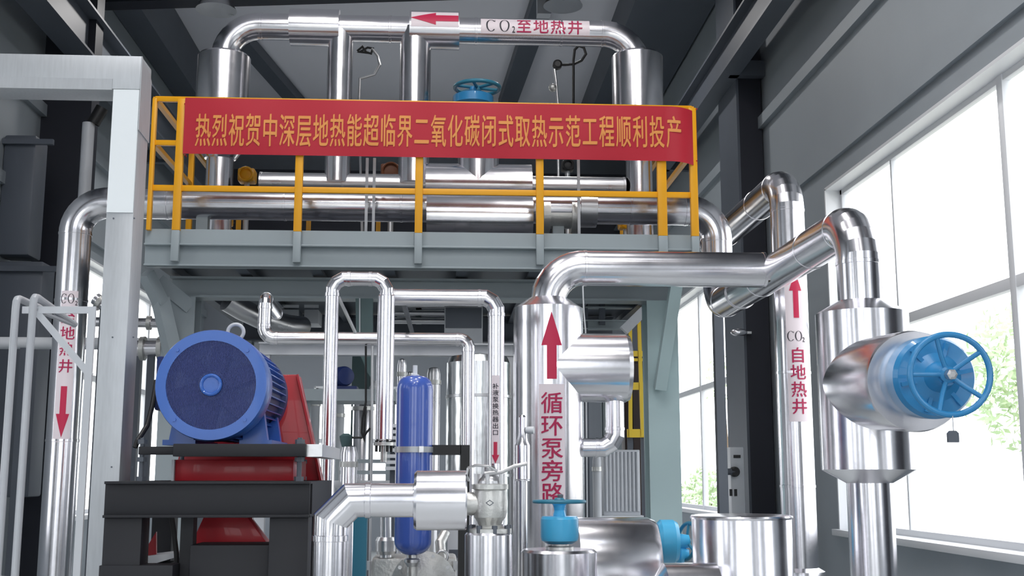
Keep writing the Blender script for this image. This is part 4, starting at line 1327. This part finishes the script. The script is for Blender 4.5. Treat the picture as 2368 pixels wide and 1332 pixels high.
for k in range(10):
    a_ = 2 * PI * k / 10
    MB().lathe([(.012, 0), (.012, .035)], c_ + V((.17 * math.cos(a_), 0, .17 * math.sin(a_))), (0, -1, 0), 6).build('cover_bolt', 'steel', t_)
MB().tube([P(892, 1290, Yq + .05), P(892, 1190, Yq + .05), P(892, 1130, Yq + .05)], S(13, Yq), 24).build('suction_pipe', 'clad_dull', t_)
MB().lathe([(.05, -.05), (.06, -.03), (.06, .03), (.05, .05)], P(892, 1262, Yq + .05), (0, 0, 1), 24).build('union', 'steel', t_)
c_ = P(1022, 1287, Yq - .02)
MB().torus(c_, (0, 1, 0), .032, .009, 30, 10).build('eye_ring', 'steel', t_)
MB().tube([c_ + V((0, .03, -.04)), P(1018, 1255, Yq + .05), P(1030, 1232, Yq + .1)], .03, 16).build('discharge_neck', 'cast', t_)
for px in (845, 1046):
    MB().lathe([(.02, 0), (.02, .05)], P(px + 6, 1318, Yq), (0, 0, 1), 6).build('plug', 'steel', t_)
t_ = thing('black_post', 'slim black post beside the upright jacket of the safety valve', 'post', (P(1068, 1260, 6.2).x, 6.2, 0))
a = P(1068, 1260, 6.2)
MB().box(a.x - .02, a.x + .02, 6.18, 6.24, 0, P(1068, 1200, 6.2).z).build('post', 'rubber', t_)
MB().box(a.x - .06, a.x + .06, 6.15, 6.27, 0, .015).build('foot', 'rubber', t_)
a, b = P(1035, 1215, 7.5), P(1064, 1320, 7.5)
t_ = thing('instrument_panel', 'pale grey panel behind the slim black post', 'panel', ((a.x + b.x) / 2, 7.5, 0))
MB().box(a.x, b.x, 7.5, 7.6, 0, a.z).build('panel', 'offwhite', t_, bevel=.004)
MB().box(a.x + .01, b.x - .01, 7.49, 7.5, a.z - .2, a.z - .15).build('slot', 'greydark', t_)
# instrument beside the outlet pipe
Yi = 7.0
ci = P(1208, 1050, Yi)
zz = lambda py: P(1208, py, Yi).z
t_ = thing('level_instrument', 'silver tubular instrument with side knob beside the labelled riser', 'instrument', (ci.x, Yi, 0))
MB().lathe([(.04, zz(1112)), (.046, zz(1108)), (.046, zz(1030)), (.034, zz(1020)), (.024, zz(1000)), (.024, zz(965)), (.015, zz(960))], (ci.x, Yi, 0), (0, 0, 1), 28).build('housing', 'clad', t_)
MB().lathe([(.018, 0), (.022, .02), (.022, .05)], (ci.x + .02, Yi - .01, zz(995)), (1, -.3, 0), 16).build('side_knob', 'white', t_)
MB().lathe([(.03, 0), (.03, zz(1112)), (.045, zz(1112)), (.045, zz(1110))], (ci.x, Yi, 0), (0, 0, 1), 24).build('pedestal', 'clad_dull', t_)

# ================================================================== background plant under the platform
Yz = 10.8
def vessel(px, pt_, wd, Y, m, lab, nm='small_vessel'):
    a = P(px, pt_, Y)
    t_ = thing(nm, lab, 'vessel', (a.x, Y, 0))
    r_ = S(wd / 2, Y)
    MB().lathe([(r_, 0), (r_, a.z - .06), (r_ * .8, a.z - .01), (r_ * .4, a.z)], (a.x, Y, 0), (0, 0, 1), 32).build('shell', m, t_)
    MB().lathe([(r_ * 1.15, a.z - .16), (r_ * 1.15, a.z - .12)], (a.x, Y, 0), (0, 0, 1), 32).build('flange', 'cast', t_)
    return t_
vessel(808, 1030, 36, 8.8, 'clad', 'short silver vessel between the legs of the U-bend')
vessel(930, 830, 20, 10.6, 'clad', 'slim silver standpipe behind the blue cylinder top', 'standpipe')
vessel(948, 860, 16, 11.2, 'clad', 'slimmer silver standpipe just beside the first behind the blue cylinder', 'standpipe')
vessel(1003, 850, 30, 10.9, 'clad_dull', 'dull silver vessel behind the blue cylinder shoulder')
vessel(785, 930, 24, 12.4, 'white', 'white standpipe seen between the legs of the U-bend', 'standpipe')
vessel(840, 915, 46, 12.8, 'clad', 'wide silver vessel seen between the legs of the U-bend')
vessel(730, 905, 22, 12.6, 'white', 'white standpipe beside the red belt guard', 'standpipe')
vessel(1380, 1050, 20, 11.0, 'offwhite', 'pale standpipe beside the ribbed cabinet', 'standpipe')
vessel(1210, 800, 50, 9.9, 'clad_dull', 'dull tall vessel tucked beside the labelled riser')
# small dark blue motor
c_ = P(785, 872, 10.2)
t_ = thing('small_motor', 'small dark blue motor on a shelf between the U-bend legs', 'motor', (c_.x, 10.2, c_.z - .1))
MB().lathe([(.075, -.14), (.088, -.1), (.088, .1), (.075, .14), (.03, .15)], c_, (.5, -.85, 0), 32).build('housing', 'blue_dark', t_)
MB().box(c_.x - .12, c_.x + .16, 10.1, 10.35, c_.z - .115, c_.z - .085).build('foot', 'blue_dark', t_)
z_ = c_.z - .115
t2 = thing('equipment_shelf', 'long grey equipment shelf frame under the small dark blue motor', 'shelf', (c_.x, 10.3, 0))
MB().box(P(690, 930, 10.2).x, P(915, 930, 10.2).x, 10.05, 10.6, z_ - .10, z_ - .0).build('shelf', 'grey', t2)
for px in (712, 905):
    x = P(px, 930, 10.3).x
    MB().box(x - .035, x + .035, 10.2, 10.28, 0, z_ - .09).build('leg', 'grey', t2)
for px, m_ in ((775, 'white'), (868, 'white')):
    x = P(px, 905, 10.25).x
    MB().lathe([(.05, z_), (.06, z_ + .03), (.02, z_ + .09)], (x, 10.3, 0), (0, 0, 1), 20).build('bracket_cap', m_, t2)
# skid deck and cooler fins
z5 = P(840, 1112, 9.0).z
t2 = thing('skid_table', 'low pale skid deck behind the discharge pipe', 'table', (P(830, 1112, 9.0).x, 9.2, 0))
MB().box(P(745, 1112, 9.0).x, P(920, 1112, 9.0).x, 9.0, 9.7, z5 - .05, z5).build('top', 'offwhite', t2, bevel=.004)
for k in range(2):
    MB().box(P(770, 1112, 9.0).x, P(918, 1112, 9.0).x, 9.55, 9.6, z5 + .05 + .09 * k, z5 + .08 + .09 * k).build('rail', 'grey', t2)
for px in (760, 905):
    x = P(px, 1112, 9.0).x
    MB().box(x - .03, x + .03, 9.1, 9.16, 0, z5 - .04).build('leg', 'offwhite', t2)
    MB().box(x - .02, x + .02, 9.55, 9.6, z5, z5 + .2).build('post', 'grey', t2)
t2 = thing('fin_cooler', 'small stack of pale cooler fins behind the end flange', 'cooler', (P(905, 1040, 8.3).x, 8.3, 0))
for k in range(8):
    z = P(905, 985 + 14 * k, 8.3).z
    MB().box(P(893, 1000, 8.3).x, P(925, 1000, 8.3).x, 8.25, 8.4, z - .012, z + .012).build('fin', 'white', t2)
MB().box(P(903, 1000, 8.3).x, P(915, 1000, 8.3).x, 8.3, 8.36, 0, P(905, 980, 8.3).z).build('core', 'greydark', t2)
# small teal valve and looped cable
c_ = P(800, 1018, 8.8)
t2 = thing('teal_valve', 'small teal valve head on the short silver vessel', 'valve', (c_.x, 8.8, c_.z - .06))
MB().lathe([(.03, -.05), (.045, 0), (.05, .03), (.02, .05)], c_, (0, 0, 1), 20).build('head', 'dgreen', t2)
MB().tube([c_ + V((.03, 0, .02)), P(838, 1012, 8.8)], .008, 8).build('lever', 'rubber', t2)
t2 = thing('looped_cable', 'black looped cable hanging between the legs of the U-bend', 'cable', P(845, 930, 8.6))
MB().tube([P(846, 800, 8.6), P(846, 930, 8.6), P(838, 965, 8.6), P(836, 1000, 8.6), P(842, 1014, 8.6), P(843, 980, 8.6), P(846, 940, 8.6)], .008, 8).tube([P(840, 1012, 8.6), P(848, 1000, 8.6), P(856, 990, 8.6)], .008, 8).build('cable', 'rubber', t2)
MB().tube([P(861, 800, 8.6), P(860, 1000, 8.6), (P(860, 1100, 8.6).x, 8.6, 0)], .01, 8).build('impulse_tube', 'steel', t2)

# right background: frames, yellow ladder, ribbed cabinet
Y6 = 12.0
t2 = thing('cross_frame', 'grey cross frame under the deck beyond the labelled riser', 'frame', (P(1420, 720, Y6).x, Y6, 0))
a, b = P(1340, 700, Y6), P(1500, 700, Y6)
MB().hbeam((a.x, Y6, a.z), (b.x, Y6, a.z), .12, .12, .012, .014).build('beam', 'grey', t2)
z7 = P(1400, 752, Y6).z
MB().hbeam((a.x, Y6, z7), (b.x - .2, Y6, z7), .1, .1, .012, .014).build('beam', 'grey', t2)
for px in (1392, 1352):
    x = P(px, 725, Y6).x
    MB().box(x - .03, x + .03, Y6 - .03, Y6 + .03, 0 if px == 1352 else z7, a.z).build('post', 'greydark', t2)
MB().bar(P(1442, 765, Y6 - .3), P(1496, 712, Y6 - .3), .08, .10).build('diagonal', 'offwhite', t2)
Y7 = 12.6
t2 = thing('yellow_ladder', 'bright yellow ladder with pale rungs seen past the green column', 'ladder', (P(1475, 1000, Y7).x, Y7, 0))
for pa, pb in (((1457, 755), (1458, 1010)), ((1477, 735), (1486, 1010)),):
    a, b = P(*pa, Y7), P(*pb, Y7)
    MB().bar(a, b, .038, .044, up=(0, 1, 0)).build('stile', 'yellow2', t2)
for py, hh in ((818, .06), (832, .03), (893, .08), (1002, .09)):
    a, b = P(1450, py, Y7), P(1497, py, Y7)
    MB().bar(a, b, .026, hh).build('rung', 'yellow2', t2)
for px in (1457, 1488):
    a = P(px, 1005, Y7 + .06)
    MB().box(a.x - .03, a.x + .03, Y7 + .04, Y7 + .08, 0, a.z).build('leg', 'greydark', t2)
a, b = P(1440, 700, Y7 + .9), P(1505, 1010, Y7 + .9)
t2 = thing('dark_cabinet', 'dark brown cabinet behind the yellow ladder', 'cabinet', ((a.x + b.x) / 2, Y7 + 1.1, 0))
MB().box(a.x, b.x + .1, Y7 + .9, Y7 + 1.4, 0, 2.9).build('casing', mat('dark_brown_paint', '2A1A18', 0, .5), t2, bevel=.01)
MB().box(a.x + .1, b.x, Y7 + .88, Y7 + .9, .2, 2.8).build('door', mat('dark_brown_door', '34201C', 0, .5), t2)
a, b = P(1394, 1040, 11.2), P(1482, 1192, 11.2)
t2 = thing('ribbed_cabinet', 'pale grey ribbed cabinet below the yellow ladder', 'cabinet', ((a.x + b.x) / 2, 11.4, 0))
MB().box(a.x, b.x, 11.2, 11.7, b.z, a.z).build('casing', 'offwhite', t2, bevel=.008)
q = MB()
for k in range(9):
    x = a.x + .03 + (b.x - a.x - .06) * k / 8
    q.tube([(x, 11.2, b.z + .04), (x, 11.2, a.z - .02)], .016, 10)
q.build('ribs', 'offwhite', t2)
MB().box(a.x - .03, b.x + .02, 11.15, 11.75, b.z - .05, b.z).build('plinth', 'white', t2)
MB().box(a.x, b.x, 11.25, 11.7, 0, b.z - .05).build('base', 'greydark', t2)
a = P(1352, 690, 9.2)
t2 = thing('drop_wire', 'thin white wire hanging beside the labelled riser shoulder', 'wire', (a.x, 9.2, ZB))
MB().tube([(P(1346, 668, 9.2).x, 9.2, ZB), P(1350, 720, 9.2), P(1354, 765, 9.2), (P(1354, 900, 9.2).x, 9.2, 0)], .006, 8).build('wire', 'white', t2)

# ================================================================== plants outside the windows
def leafy(name, label, cat, c_, R, n_, trunk, leaf=.16):
    t_ = thing(name, label, cat, (c_.x, c_.y, -.25))
    q = MB()
    for k in range(n_):
        d = V((random.gauss(0, 1), random.gauss(0, 1), random.gauss(0, 1))).normalized() * R * random.random() ** .4
        p_ = c_ + V((d.x, d.y, d.z * 1.1))
        u = V((random.gauss(0, 1), random.gauss(0, 1), random.gauss(0, 1))).normalized()
        v = u.orthogonal().normalized()
        l_ = leaf * random.uniform(.6, 1.3)
        q.add([p_ - u * l_, p_ + v * l_ * .45, p_ + u * l_, p_ - v * l_ * .45], [(0, 1, 2, 3)])
    q.build('foliage', 'leaf', t_)
    if trunk:
        MB().tube([(c_.x, c_.y, -.3), (c_.x + .1, c_.y, c_.z * .5), c_], [.16, .12, .05], 12).build('trunk', 'bark', t_)
    else:
        MB().tube([(c_.x, c_.y, -.3), c_], [.05, .02], 8).build('stem', 'bark', t_)
leafy('tree', 'green tree with haze-paled leaves outside the big window beyond the blue handwheel', 'tree', PX(2385, 870, 15), 1.9, 1500, True)
leafy('shrub', 'low green shrub outside the far window by the switch box', 'shrub', PX(1645, 1150, 9.5), 1.1, 700, False, .14)
leafy('tree', 'faint tree outside the far window beside the green column', 'tree', PX(1668, 870, 11), 1.0, 160, True, .14)
